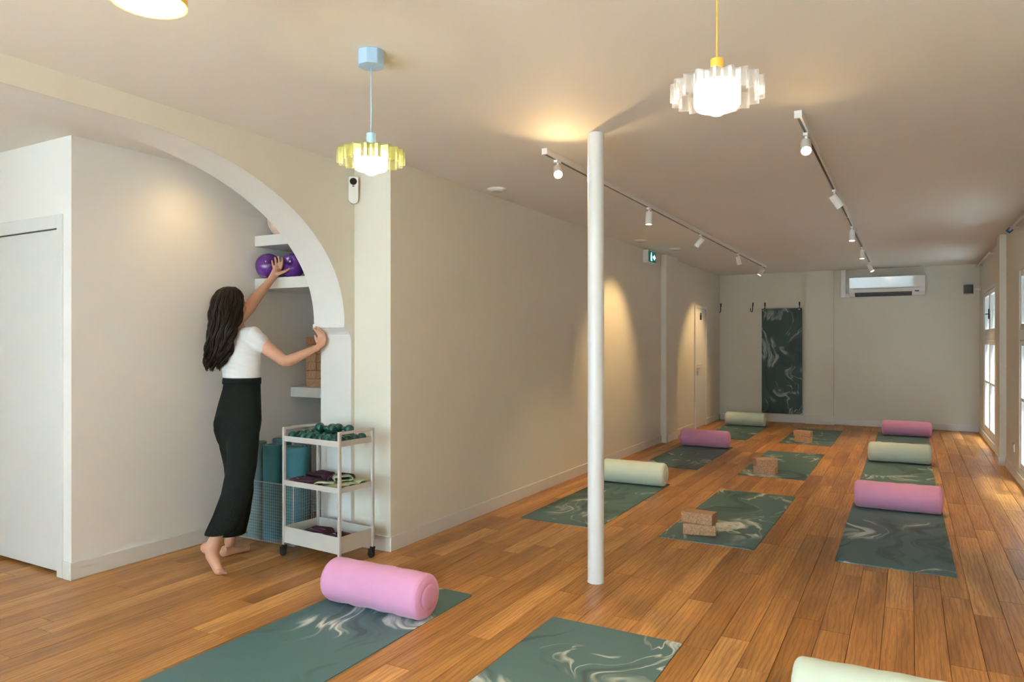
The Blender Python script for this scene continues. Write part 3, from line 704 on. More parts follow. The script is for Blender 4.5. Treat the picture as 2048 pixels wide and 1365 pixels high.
# ------------------------------------------------------------------ wire basket with rolled mats
BX0, BX1, BY0, BY1, BH = -4.215, -3.665, 3.50, 3.93, 0.418
bk = thing('wire_basket', 'low square-mesh wire basket full of rolled mats', 'basket', (0, 0, 0))
rim = MB()
for z in (0.006, BH): rim.tube([(BX0, BY0, z), (BX1, BY0, z), (BX1, BY1, z), (BX0, BY1, z)], 0.0045, 6, closed=True)
for x in (BX0, BX1):
    for y in (BY0, BY1): rim.tube([(x, y, 0.006), (x, y, BH)], 0.0042, 6)
obj('rim', rim, M['wire'], bk)
g = 0.0205; r = 0.0013
for nm, fixed, a0, a1, ax in (('front', BY0, BX0, BX1, 'x'), ('back', BY1, BX0, BX1, 'x'), ('left', BX0, BY0, BY1, 'y'), ('right', BX1, BY0, BY1, 'y')):
    wm = MB(); k = a0 + g
    while k < a1 - 0.005:
        wm.tube([(k, fixed, 0.008), (k, fixed, BH)] if ax == 'x' else [(fixed, k, 0.008), (fixed, k, BH)], r, 4); k += g
    z = 0.008 + g
    while z < BH - 0.005:
        wm.tube([(a0, fixed, z), (a1, fixed, z)] if ax == 'x' else [(fixed, a0, z), (fixed, a1, z)], r, 4); z += g
    o = obj('wire_mesh', wm, M['wire'], bk); o['kind'] = 'stuff'
obj('base_sheet', MB().box(BX0 + .004, BX1 - .004, BY0 + .004, BY1 - .004, 0.003, 0.006), M['wire'], bk)
def roll(x, y, r0, r1, h, turns, phase, mat, lab, flat=1.0):
    n = int(turns * 26); th = 0.005; vs = []; rs = []
    for i in range(n + 1):
        a = phase + 2 * math.pi * turns * i / n; rr = r0 + (r1 - r0) * (i / n)
        c, s_ = math.cos(a), math.sin(a) * flat
        p, q = ((rr - th/2) * c, (rr - th/2) * s_), ((rr + th/2) * c, (rr + th/2) * s_)
        rs.append([(p[0], p[1], 0), (q[0], q[1], 0), (q[0], q[1], h), (p[0], p[1], h)])
    t = thing('rolled_yoga_mat', lab, 'yoga mat', (x, y, 0.006), 0, 'rolled mats in the wire basket')
    obj('rolled_sheet', MB().rings(rs), M[mat], t, auto=0.7)
    es = MB(); vs = []; fs = []
    for i, q in enumerate(rs):
        vs += [(q[3][0], q[3][1], h + 0.0006), (q[2][0], q[2][1], h + 0.0006)]
        if i: fs.append((2*i - 2, 2*i - 1, 2*i + 1, 2*i))
    obj('roll_edge', es.add(vs, fs), M['matedge'], t)
roll(-4.14, 3.60, 0.028, 0.068, 0.672, 3.2, 0.5, 'matroll2', 'grey-green rolled mat at the left of the basket')
roll(-3.965, 3.585, 0.030, 0.070, 0.664, 3.0, 2.2, 'matroll', 'bright teal rolled mat at the front of the basket, between two others')
roll(-3.800, 3.64, 0.034, 0.100, 0.655, 2.6, 4.0, 'matroll', 'thick loosely rolled teal mat behind the trolley')
roll(-4.06, 3.76, 0.028, 0.070, 0.680, 3.0, 1.0, 'matroll', 'teal rolled mat in the back left of the basket')
roll(-3.89, 3.80, 0.028, 0.066, 0.670, 3.0, 3.0, 'matroll2', 'grey-green rolled mat in the back middle of the basket')

# ------------------------------------------------------------------ pendants
def pend_light(parent, loc, wt, rad=0.05):
    d = bpy.data.lights.new('lamp_light', 'POINT'); o = bpy.data.objects.new('lamp_light', d); C.objects.link(o); o.parent = parent; o.location = loc
    d.energy = wt; d.color = (1.0, 0.80, 0.55); d.shadow_soft_size = rad
def pendant(x, y, col, shade, lab):
    t = thing('pendant_lamp', lab, 'pendant lamp', (x, y, CEIL), 0)
    oct_ = [(0.0565 * math.cos(math.pi/8 + k * math.pi/4) * (1.0 if k % 2 else 1.0), 0.0565 * math.sin(math.pi/8 + k * math.pi/4)) for k in range(8)]
    obj('canopy', MB().prism(oct_, -0.064, 0), M[col], t, bevel=0.003)
    obj('cord', MB().tube([(0, 0, -0.064), (0, 0, -0.345)], 0.0028, 8), M[col], t, smooth=True)
    obj('socket', MB().lathe([(0.0195, -0.416), (0.0195, -0.345), (0.006, -0.343)], 24), M[col], t, auto=0.5)
    zt, zb = -0.416, -0.472
    N = 18; per = 12; out = []; inn = []
    for i in range(N * per):
        a = 2 * math.pi * i / (N * per); ph = (i % per) / per
        sc = 0.131 + 0.011 * math.cos(2 * math.pi * ph)
        out.append((sc * math.cos(a), sc * math.sin(a))); inn.append(((sc - 0.004) * math.cos(a), (sc - 0.004) * math.sin(a)))
    n = len(out); rs = [[(p[0], p[1], zt), (p[0], p[1], zb), (q[0], q[1], zb), (q[0], q[1], zt)] for p, q in zip(out, inn)]
    obj('scalloped_shade', MB().rings(rs, cap=False, closed=True), M[shade], t)
    obj('shade_top', MB().prism([(0.985 * a, 0.985 * b) for a, b in inn], zt - 0.004, zt - 0.0005), M[shade], t)
    obj('diffuser', MB().lathe([(0.068, zt - 0.006), (0.070, zt - 0.012), (0.070, zb - 0.014), (0.062, zb - 0.026), (0.03, zb - 0.028)], 32), M['opal'], t, smooth=True)
    obj('bulb', MB().ell((0, 0, zb - 0.026), (Vector((0.030, 0, 0)), Vector((0, 0.030, 0)), Vector((0, 0, 0.022))), 20, 12), M['bulb'], t, smooth=True)
    pend_light(t, (0, 0, zb - 0.10), PEND_W)
pendant(-1.969, 2.31, 'blue', 'shade_y', 'pendant with pale blue canopy and scalloped yellow-green shade')
pendant(-0.518, 2.225, 'yellow', 'shade_c', 'pendant with yellow cord and scalloped clear shade')
t = thing('pendant_lamp', 'yellow drum pendant cut off by the top edge of the picture', 'pendant lamp', (-1.80, 1.20, CEIL))
obj('canopy', MB().lathe([(0.05, -0.03), (0.05, 0)], 24), M['yellow'], t, auto=0.5)
obj('cord', MB().tube([(0, 0, -0.03), (0, 0, -0.08)], 0.003, 8), M['yellow'], t)
obj('drum_shade', MB().lathe([(0.097, -0.30), (0.097, -0.075), (0.004, -0.07)], 40, cap=False).lathe([(0.094, -0.300), (0.094, -0.08)], 40, cap=False).lathe([(0.094, -0.30), (0.097, -0.30)], 40, cap=False), M['yellow'], t, auto=0.5)
obj('diffuser', MB().lathe([(0.0935, -0.298), (0.0935, -0.292)], 40), M['opal'], t, auto=0.5)
pend_light(t, (0, 0, -0.36), PEND_W)

# ------------------------------------------------------------------ ceiling tracks and spotlights
for x, y0, y1, lab in ((-2.0, 4.0, 11.86, 'left white ceiling track for spotlights'), (-0.51, 4.0, 11.95, 'right white ceiling track for spotlights')):
    t = thing('ceiling_track', lab, 'light track', (x, y0, CEIL), 0, 'ceiling light tracks'); L = y1 - y0
    obj('rail', MB().box(-0.018, 0.018, 0, L, -0.036, 0), M['plastic'], t)
    obj('slot', MB().box(-0.007, 0.007, 0.01, L - 0.01, -0.0366, -0.0355), M['black'], t)
    for e in (0, L): obj('end_cap', MB().box(-0.019, 0.019, e - 0.006, e + 0.006, -0.038, 0), M['plastic'], t)
    obj('joint', MB().box(-0.0185, 0.0185, L * 0.43 - 0.02, L * 0.43 + 0.02, -0.037, -0.030), M['plastic'], t)
def spot(x, y, aim, lab, track=True, wt=None, ang=74, top=None):
    z0 = (CEIL - 0.036) if track else CEIL
    t = thing('spotlight', lab, 'spotlight', (x, y, z0), 0, 'ceiling spotlights')
    obj('adapter', MB().box(-0.012, 0.012, -0.03, 0.03, -0.016, 0).lathe([(0.008, -0.045), (0.008, -0.016)], 10), M['plastic'], t)
    a = Vector(aim).normalized(); q = a.to_track_quat('-Z', 'Y')
    can = obj('can', MB().lathe([(0.012, 0.028), (0.028, 0.026), (0.0295, 0.020), (0.0295, -0.085), (0.026, -0.085), (0.026, -0.072), (0.003, -0.072)], 28), M['plastic'], t, loc=(0, 0, -0.060), rot=q.to_euler(), auto=0.5)
    obj('lens', MB().lathe([(0.0255, -0.078), (0.018, -0.0835), (0.004, -0.085)], 24), M['lens'], can, smooth=True)
    d = bpy.data.lights.new('spot_light', 'SPOT'); o = bpy.data.objects.new('spot_light', d); C.objects.link(o); o.parent = can; o.location = (0, 0, -0.09)
    d.energy = wt or SPOT_W; d.color = WARM; d.spot_size = math.radians(ang); d.spot_blend = 0.7 if ang < 100 else 1.0; d.shadow_soft_size = 0.022
SL = [(-2.0, 4.185, (0.40, -0.72, -0.55), 'glaring spotlight nearest on the left track', True, 60.0, 140),
      (-2.0, 6.05, (-0.03, 0, -1), 'upright lit spotlight on the left track, just past the white post'),
      (-2.0, 7.84, (-0.62, -0.05, -0.78), 'spotlight tilted at the wall, middle of the left track'),
      (-2.0, 9.78, (0.18, 0.25, -0.95), 'spotlight fourth along the left track'),
      (-2.0, 11.60, (-0.55, -0.1, -0.83), 'spotlight at the far end of the left track'),
      (-0.51, 4.33, (0.10, -0.75, -0.62), 'glaring spotlight nearest on the right track', True, 24.0, 140),
      (-0.51, 6.05, (0.55, 0.35, -0.85), 'white spotlight turned away, second on the right track'),
      (-0.51, 8.05, (0, -0.06, -1), 'lit spotlight in the middle of the right track'),
      (-0.51, 9.83, (0, -0.05, -1), 'lit spotlight fourth along the right track'),
      (-0.51, 11.75, (0.45, -0.15, -0.9), 'spotlight at the far end of the right track')]
for a in SL: spot(*a)
spot(-3.80, 3.02, (-0.62, 0.08, -0.78), 'spotlight under the alcove ceiling, hidden behind the arch', False, ALC_W, 120)

# ------------------------------------------------------------------ ceiling discs, exit sign, sensor
for x, y, lab in ((-2.86, 4.87, 'round white ceiling vent nearest the arch'), (-2.80, 8.15, 'round white ceiling vent by the exit sign'), (-2.66, 9.1, 'round white ceiling vent past the exit sign')):
    t = thing('ceiling_vent', lab, 'vent', (x, y, CEIL), 0, 'round ceiling vents')
    obj('ring', MB().lathe([(0.055, -0.014), (0.066, -0.014), (0.080, -0.002), (0.080, 0)], 32, cap=False), M['plastic'], t, smooth=True)
    obj('disc', MB().lathe([(0.05, -0.022), (0.054, -0.018), (0.054, -0.012), (0.01, -0.012), (0.01, 0)], 32), M['plastic'], t, auto=0.5)
ex = thing('exit_sign', 'small lit green exit sign high on the long wall', 'exit sign', (XL, 9.05, 2.44))
obj('housing', MB().box(0, 0.075, -0.16, 0.16, 0, 0.165), M['plastic'], ex, bevel=0.004)
obj('panel', MB().box(0.074, 0.078, -0.15, 0.15, 0.012, 0.153), M['exitg'], ex)
pg = MB().lathe([(0.014, 0.078), (0.014, 0.0795)], 12, 'X', (0, -0.04, 0.125)).prism([(-0.065, 0.05), (-0.02, 0.06), (-0.02, 0.11), (-0.06, 0.11)], 0.078, 0.0795, 'YZ').prism([(-0.07, 0.025), (-0.05, 0.025), (-0.035, 0.065), (-0.055, 0.065)], 0.078, 0.0795, 'YZ').prism([(-0.02, 0.025), (-0.002, 0.03), (-0.03, 0.07), (-0.045, 0.06)], 0.078, 0.0795, 'YZ')
pg.prism([(0.03, 0.075), (0.085, 0.045), (0.085, 0.12), (0.13, 0.082)], 0.078, 0.0795, 'YZ').box(0.078, 0.0795, 0.02, 0.09, 0.07, 0.095)
obj('pictogram', pg, M['exitw'], ex)
sn = thing('wall_sensor', 'slim white sensor with a black round eye in the corner by the arch', 'sensor', (-3.316, 3.71, 2.345), math.radians(38))
def stad(wd, h, n=10):
    r = wd / 2; return [(r * math.cos(math.pi + math.pi * i / n), r + r * math.sin(math.pi + math.pi * i / n)) for i in range(n + 1)] + [(r, h - 0.008), (r - 0.008, h), (-r + 0.008, h), (-r, h - 0.008)]
obj('body', MB().prism(stad(0.066, 0.185), -0.022, 0.012, 'XZ'), M['plastic'], sn, bevel=0.003)
obj('eye', MB().lathe([(0.024, -0.0235), (0.024, -0.020)], 28, 'Y', (0, 0, 0.151)), M['lens_b'], sn)
obj('indicator', MB().box(-0.007, 0.007, -0.0235, -0.020, 0.116, 0.122), M['lens_b'], sn)

# ------------------------------------------------------------------ end wall: hooks, air conditioner, speaker
for x, y, lab in ((-3.001, YFAR, 'black hook nearest the corner on the end wall'), (-2.438, YFAR, 'black hook just left of the hanging mat'), (-2.232, YFAR, 'black hook at the left corner of the hanging mat'), (-1.660, YFAR, 'black hook at the right corner of the hanging mat')):
    pts = [(0, -0.008, 0.16), (0, -0.008, 0.03)] + [(0, -0.038 + 0.030 * math.cos(math.pi * i / 8), 0.03 - 0.030 * math.sin(math.pi * i / 8)) for i in range(1, 9)] + [(0, -0.068, 0.065)]
    t = thing('wall_hook', lab, 'hook', (x, y, 1.945 if x < -2.3 else 1.94), 0, 'black hooks on the end wall')
    if x < -2.3: t.rotation_euler = (0, 0, -0.5)
    obj('hook', MB().tube(pts, 0.0065, 8), M['blackmetal'], t, smooth=True)
    obj('wall_plate', MB().box(-0.012, 0.012, -0.005, 0, 0.10, 0.165), M['blackmetal'], t)
ac = thing('air_conditioner', 'white wall air conditioner high on the end wall', 'air conditioner', (-0.32, YFAR, 2.155))
prof = [(0, 0.02), (0, 0.325), (-0.20, 0.325), (-0.225, 0.30), (-0.232, 0.13), (-0.215, 0.055), (-0.15, 0.0), (-0.04, 0.0)]
obj('casing', MB().prism(prof, -0.545, 0.545, 'YZ'), M['acp'], ac, bevel=0.006)
obj('front_panel', MB().prism([(-0.224, 0.318), (-0.245, 0.305), (-0.235, 0.135), (-0.228, 0.132)], -0.542, 0.542, 'YZ'), M['acp'], ac)
obj('outlet', MB().prism([(-0.212, 0.062), (-0.146, 0.003), (-0.152, -0.004), (-0.222, 0.058)], -0.46, 0.36, 'YZ'), M['black'], ac)
for k in range(2): obj('louvre', MB().prism([(-0.215 + 0.03 * k, 0.047 - 0.027 * k), (-0.222 + 0.03 * k, 0.053 - 0.027 * k), (-0.232 + 0.03 * k, 0.030 - 0.027 * k), (-0.228 + 0.03 * k, 0.028 - 0.027 * k)], -0.45, 0.35, 'YZ'), M['grey'], ac)
obj('panel_groove', MB().box(-0.49, 0.47, -0.2345, -0.226, 0.118, 0.122), M['grey'], ac)
obj('display', MB().box(0.40, 0.46, -0.222, -0.21, 0.055, 0.075), M['grey'], ac)
tag(obj('cable_duct', MB().box(-1.004, -0.925, YFAR - 0.06, YFAR, 2.15, CEIL).box(-0.925, -0.862, YFAR - 0.06, YFAR, 2.15, 2.21), M['plastic'], None, bevel=0.006), 'white pipe duct beside the air conditioner', 'duct')
sp = thing('wall_speaker', 'small grey speaker on a white bracket in the far right corner', 'speaker', (0.80, YFAR - 0.20, 2.14))
obj('cabinet', MB().lathe([(0.060, 0.006), (0.064, 0.012), (0.064, 0.140), (0.060, 0.146)], 32), M['grey'], sp, auto=0.5)
obj('base_cap', MB().lathe([(0.055, 0), (0.062, 0.006), (0.062, 0.010)], 32), M['plastic'], sp, auto=0.5)
obj('bracket', MB().box(0.05, 0.16, -0.015, 0.015, 0.06, 0.09).box(0.145, 0.16, -0.04, 0.04, 0.03, 0.12), M['plastic'], sp, bevel=0.004)
for y0, y1, lab, fin in ((10.96, 12.85, 'white curtain rod above the far window', False), (5.6, 8.86, 'curtain rod with a blue finial at the upper right', True)):
    t = thing('curtain_rod', lab, 'curtain rod', (XR - 0.055, y0, 2.555), 0, 'curtain rods above the windows'); L = y1 - y0
    obj('rod', MB().tube([(0, 0, 0), (0, L, 0)], 0.012, 12), M['plastic'] if not fin else M['chrome'], t, smooth=True)
    for e in (0.15, L - 0.15): obj('bracket', MB().box(-0.008, 0.055, e - 0.008, e + 0.008, -0.012, 0.012), M['plastic'], t)
    if fin: obj('finial', MB().lathe([(0.004, 0), (0.034, 0.03), (0.034, 0.045), (0.004, 0.085)], 4, 'Y', (0, L, 0)), M['finial'], t)
so = thing('wall_socket', 'small white socket low on the wall by the right window', 'socket', (XR, 9.02, 0.26))
obj('plate', MB().box(-0.012, 0, -0.045, 0.045, 0, 0.085), M['plastic'], so, bevel=0.003)
obj('insert', MB().lathe([(0.022, -0.0135), (0.022, -0.010)], 20, 'X', (0, 0, 0.042)), M['trim'], so)
cb = thing('cable_box', 'small white box with a looping cable in the far left corner', 'box', (-2.93, YFAR - 0.10, 0))
obj('body', MB().box(-0.06, 0.07, -0.05, 0.05, 0, 0.12), M['plastic'], cb, bevel=0.012)
obj('cable', MB().tube([(-0.05 + 0.15 * i / 12, 0.06 + 0.02 * math.sin(i), 0.12 + 0.12 * math.sin(math.pi * i / 12)) for i in range(13)], 0.006, 6), M['plastic'], cb, smooth=True)

# ------------------------------------------------------------------ the person
pf = Vector((0.575 * CS - 0.82 * SN, 0.575 * SN + 0.82 * CS, 0)).normalized()      # where the body faces
ps = Vector((pf.y, -pf.x, 0))                                                       # towards the right hand
UP = Vector((0, 0, 1))
PC = at(465, 1110, 4.5); PC.z = 0
per = thing('person', 'barefoot person with long dark wavy hair in white tee reaching to the shelf', 'person', PC)
sh = lambda v: Vector(v) - PC
def limb(mb, pts, n=16):
    P = [sh(p) for p, r in pts]; secs = []
    for i, p in enumerate(P):
        t = (P[min(i + 1, len(P) - 1)] - P[max(i - 1, 0)]).normalized()
        u = t.cross(pf)
        if u.length < 0.1: u = t.cross(ps)
        u.normalize(); v = t.cross(u); r = pts[i][1]
        ra, rb = r if isinstance(r, tuple) else (r, r)
        secs.append((p, u, ra, v, rb))
    t0 = (P[0] - P[1]).normalized(); t1 = (P[-1] - P[-2]).normalized()
    c, u, a, v, b = secs[0]; secs.insert(0, (c + t0 * min(a, b) * 0.7, u, a * 0.6, v, b * 0.6))
    c, u, a, v, b = secs[-1]; secs.append((c + t1 * min(a, b) * 0.7, u, a * 0.6, v, b * 0.6))
    mb.loft(secs, n)
def trunk(mb, secs, n=28): mb.loft([(sh(p), ps, a, pf, b) for p, a, b in secs], n)
body = MB()
trunk(body, [(at(472, 872, 4.67), 0.13, 0.10), (at(474, 845, 4.685), 0.160, 0.118), (at(478, 805, 4.72), 0.145, 0.105), (at(484, 765, 4.76), 0.118, 0.088), (at(483, 730, 4.81), 0.128, 0.095),
             (at(482, 700, 4.85), 0.142, 0.100), (at(481, 678, 4.875), 0.150, 0.085), (at(480, 664, 4.885), 0.120, 0.062), (at(477, 656, 4.89), 0.060, 0.054)])
limb(body, [(at(478, 668, 4.885), 0.052), (at(473, 648, 4.895), 0.048), (at(468, 632, 4.905), 0.050)])
HC = at(464, 608, 4.92)
hf = (pf + Vector((0, 0, 0.30)) + ps * -0.10).normalized(); hs = hf.cross(UP).normalized(); hu = hs.cross(hf)
body.ell(sh(HC), (hs * 0.074, hf * 0.092, hu * 0.106), 24, 16)
body.ell(sh(HC + hf * 0.028 - hu * 0.052), (hs * 0.055, hf * 0.062, hu * 0.058), 20, 12)          # jaw
body.ell(sh(HC + hf * 0.070 - hu * 0.095), (hs * 0.022, hf * 0.018, hu * 0.016), 12, 8)           # chin
limb(body, [(HC + hf * 0.086 + hu * 0.012, 0.007), (HC + hf * 0.100 - hu * 0.012, 0.010), (HC + hf * 0.106 - hu * 0.028, 0.013)], 10)
for s in (-1, 1):
    body.ell(sh(HC + hs * s * 0.074 - hf * 0.005 - hu * 0.010), (hs * 0.010, hf * 0.018, hu * 0.030), 12, 8)
# arms
RS, RE, RW = at(507, 674, 4.80), at(572, 726, 4.83), at(631, 697, 4.925)
limb(body, [(at(496, 671, 4.82), 0.056), (RS, 0.055), (at(540, 701, 4.815), 0.046), (at(563, 719, 4.828), 0.040), (at(569, 722.5, 4.829), 0.0395), (at(576, 722.5, 4.837), 0.039), (at(586, 718.5, 4.85), 0.0375), (at(607, 709, 4.885), 0.031), (RW, (0.021, 0.026))])
LS, LE, LW = at(450, 662, 4.92), at(500, 615, 5.04), at(541, 561, 5.17)
limb(body, [(at(462, 668, 4.90), 0.060), (at(456, 657, 4.93), 0.055), (at(474, 642, 4.97), 0.047), (at(489, 627, 5.01), 0.042), (LE, 0.041), (at(509, 600, 5.07), 0.041), (at(524, 582, 5.11), 0.034), (LW, (0.023, 0.027))])
# hands
nails = MB()
def finger(chain, r0, r1):
    k = len(chain); rad = [r0 + (r1 - r0) * i / (k - 1) for i in range(k)]
    limb(body, list(zip(chain, rad)), 10)
    d = (chain[-1] - chain[-2]).normalized(); return chain[-1], d
# left hand on the ball
W_ = [at(541, 561, 5.17), at(547, 553, 5.185), at(552, 545, 5.197), at(556, 536, 5.205)]
wd = ps
limb(body, [(W_[0], (0.022, 0.027)), (W_[1], (0.018, 0.033)), (W_[2], (0.016, 0.038)), (W_[3], (0.014, 0.038))], 14)
LF = [((562.5, 536), (564.5, 529), (565, 522.5), (564, 516)), ((557.5, 534.5), (558.5, 526.5), (558, 519.5), (556.5, 513.5)), ((552.5, 535), (552, 527.5), (551.2, 521), (550.2, 515.5)), ((548, 538), (546.3, 531.5), (545, 526.5), (544.2, 522))]
for k, ch in enumerate(LF):
    c = [at(x, y, 5.205 + 0.010 * i) for i, (x, y) in enumerate(ch)]
    tip, d = finger(c, 0.0098 - (0.001 if k == 3 else 0), 0.0076)
    q = tip - d * 0.0005 + at(1024, 685, 1).normalized() * -0.0055
    nails.ell(sh(q), (ps * 0.0042, d * 0.006, (at(1024, 685, 1).normalized()) * 0.0022), 10, 6)
c = [at(553, 549, 5.19), at(562, 546, 5.192), at(571, 542.5, 5.20), at(579, 538, 5.212)]
tip, d = finger(c, 0.0135, 0.0085)
nails.ell(sh(tip + at(1024, 685, 1).normalized() * -0.0065), (d * 0.006, d.cross(at(1024, 685, 1)).normalized() * 0.0045, at(1024, 685, 1).normalized() * 0.0022), 10, 6)
# right hand flat on the jamb: palm towards +Y
P0 = Vector((-3.580, 3.640, 1.362)); 
PW0, PW1, PW2 = RW, Vector((-3.566, 3.668, 1.388)), Vector((-3.572, 3.676, 1.432))
def flatloft(pts):
    X = Vector((1, 0, 0)); secs = []
    for i, (p, a, b) in enumerate(pts):
        t = (pts[min(i+1, len(pts)-1)][0] - pts[max(i-1, 0)][0]).normalized(); u = (X - t * X.dot(t)).normalized(); secs.append((sh(p), u, a, t.cross(u), b))
    body.loft(secs, 14)
flatloft([(RW - Vector((0, 0, 0.012)), 0.02, 0.02), (RW + (PW1 - RW) * 0.5, 0.026, 0.021), (PW1, 0.034, 0.018), ((PW1 + PW2) / 2, 0.039, 0.016), (PW2, 0.038, 0.012), (PW2 + Vector((0, -0.002, 0.008)), 0.03, 0.008)])
for k, (ox, ln) in enumerate(((-0.028, 0.070), (-0.009, 0.080), (0.010, 0.074), (0.028, 0.058))):
    b0 = PW2 + Vector((ox, 0, -0.004))
    ch = [b0, b0 + Vector((ox * 0.10, -0.008, ln * 0.4)), b0 + Vector((ox * 0.18, -0.026, ln * 0.72)), b0 + Vector((ox * 0.22, -0.047, ln))]
    tip, d = finger(ch, 0.0088, 0.0070)
    nails.ell(sh(tip + Vector((0, -0.0058, -0.001))), (Vector((0.0042, 0, 0)), Vector((0, 0.0022, 0.0008)), Vector((0, -0.001, 0.006))), 10, 6)
ch = [PW1 + Vector((-0.030, 0.0, -0.004)), PW1 + Vector((-0.048, -0.002, 0.018)), PW1 + Vector((-0.058, -0.002, 0.040)), PW1 + Vector((-0.063, -0.004, 0.058))]
finger(ch, 0.0125, 0.0082)
# legs
limb(body, [(at(486, 870, 4.62), 0.078), (at(484, 930, 4.53), 0.066), (at(472, 985, 4.45), 0.050), (at(455, 1030, 4.385), 0.044), (at(437, 1062, 4.33), 0.037), (at(430, 1082, 4.315), (0.034, 0.038))])
limb(body, [(at(462, 870, 4.76), 0.078), (at(474, 930, 4.74), 0.066), (at(479, 985, 4.69), 0.050), (at(471, 1030, 4.65), 0.044), (at(461, 1066, 4.62), 0.036), (at(459, 1086, 4.62), 0.034)])
# right foot on its toes
body.ell(sh(at(412, 1096, 4.31)), (Vector((0.032, 0, 0)), Vector((0, 0.032, 0)), Vector((0, 0, 0.036))), 14, 10)
limb(body, [(at(430, 1080, 4.315), (0.036, 0.038)), (at(423, 1097, 4.31), (0.040, 0.044)), (at(424, 1112, 4.30), (0.036, 0.038)), (at(431, 1127, 4.285), (0.034, 0.032)), (at(436, 1140, 4.275), (0.034, 0.024))])
b = at(437, 1143, 4.27)
td = (pf * 0.9 + ps * 0.1).normalized(); tw = td.cross(UP).normalized()
for k in range(5):
    o_ = tw * (-0.026 + 0.0145 * k); L = (0.050, 0.046, 0.043, 0.038, 0.031)[k]; r = (0.0125, 0.0095, 0.009, 0.0085, 0.008)[k]
    s0 = b + o_; s0.z = max(0.024, s0.z); e = s0 + td * L; e.z = r + 0.001; m_ = s0 + td * L * 0.55; m_.z = r + 0.006
    finger([s0 - td * 0.012 + UP * 0.008, s0, m_, e], 0.014 if k == 0 else 0.012, r)
    nails.ell(sh(e + UP * r * 0.85), (tw * r * 0.55, td * 0.006, UP * 0.002), 10, 6)
bb_ = b.copy(); bb_.z = 0.022; body.ell(sh(bb_ + td * 0.005), (tw * 0.042, td * 0.030, UP * 0.0215), 16, 10)
# left foot flat
hl = at(450, 1116, 4.622); hl.z = 0.032
fd = (at(503, 1098, 4.82) - at(447, 1117, 4.62)); fd.z = 0; fd.normalize(); fwd = fd.cross(UP).normalized()
body.ell(sh(hl), (fwd * 0.030, fd * 0.036, UP * 0.031), 14, 10)
secs = []
for d_, wd_, h_ in ((-0.012, 0.030, 0.075), (0.03, 0.032, 0.082), (0.07, 0.034, 0.060), (0.11, 0.039, 0.042), (0.15, 0.043, 0.030), (0.172, 0.040, 0.024)):
    c_ = hl + fd * d_; c_.z = h_ / 2 + 0.001; secs.append((sh(c_), fwd, wd_, UP, h_ / 2))
body.loft(secs, 18)
for k in range(5):
    c_ = hl + fd * (0.165 - 0.006 * k) + fwd * (-0.028 + 0.0145 * k); r = (0.0125, 0.0095, 0.009, 0.0085, 0.008)[k]; L = (0.05, 0.047, 0.042, 0.036, 0.028)[k]
    a0 = c_.copy(); a0.z = 0.015; a1 = c_ + fd * L; a1.z = r + 0.001; am = (a0 + a1) / 2; am.z = r + 0.005
    finger([a0, am, a1], 0.0125, r); nails.ell(sh(a1 + UP * r * 0.85), (fwd * r * 0.55, fd * 0.006, UP * 0.002), 10, 6)
bo = obj('body', solid(body, 'body', 0.0042, 5), M['skin'], per); bo['label'] = 'bare arms, feet and head'
obj('nails', nails, M['nail'], bo, smooth=True)
for s in (-1, 1):
    obj('eye', MB().ell(sh(HC + hs * s * 0.030 + hf * 0.079 + hu * 0.006), (hs * 0.012, hf * 0.011, hu * 0.008), 14, 8), M['eye'], bo, smooth=True)
obj('mouth', MB().ell(sh(HC + hf * 0.088 - hu * 0.062), (hs * 0.022, hf * 0.008, hu * 0.007), 14, 8), M['lips'], bo, smooth=True)
ra = at(551.3, 527, 5.212); rt = (at(551, 526, 5.215) - at(553, 534.5, 5.205)).normalized(); ru = rt.cross(ps).normalized(); rv = rt.cross(ru)
obj('finger_ring', MB().tube([sh(ra + (ru * math.cos(2*math.pi*j/18) + rv * math.sin(2*math.pi*j/18)) * 0.0098) for j in range(18)], 0.0014, 6, closed=True), M['gold'], bo, smooth=True)

# tee
tee = MB()
trunk(tee, [(at(483, 776, 4.752), 0.126, 0.096), (at(483, 760, 4.765), 0.130, 0.100), (at(483, 750, 4.777), 0.142, 0.110), (at(483, 730, 4.81), 0.147, 0.113), (at(482, 703, 4.845), 0.160, 0.116), (at(481, 682, 4.872), 0.166, 0.102), (at(480.5, 669, 4.882), 0.150, 0.080), (at(479, 659, 4.887), 0.095, 0.064)])
limb(tee, [(at(490, 676, 4.83), 0.074), (RS + Vector((0, 0, 0.002)), 0.070), (at(516, 684, 4.802), 0.066), (at(521, 689, 4.806), 0.066)])
limb(tee, [(at(464, 672, 4.89), 0.076), (at(456, 659, 4.925), 0.068), (at(466, 650, 4.95), 0.062), (at(472, 644, 4.965), 0.060)])
me = solid(tee, 'tee', 0.006, 8)
from mathutils import noise as mn
def displace(me, fn):
    nr = [v.normal.copy() for v in me.vertices]; co = []
    for v, q in zip(me.vertices, nr): co += list(v.co + q * fn(v.co))
    me.vertices.foreach_set('co', co); me.update()
displace(me, lambda p: mn.noise(Vector((p.x * 6 + p.z * 9, p.y * 6 - p.z * 5, p.z * 16))) * 0.007 + mn.noise(Vector((p.x * 14, p.y * 14 + p.z * 20, p.z * 34))) * 0.003)
to = obj('tee_shirt', me, M['shirt'], per); to['label'] = 'white short-sleeved tee'
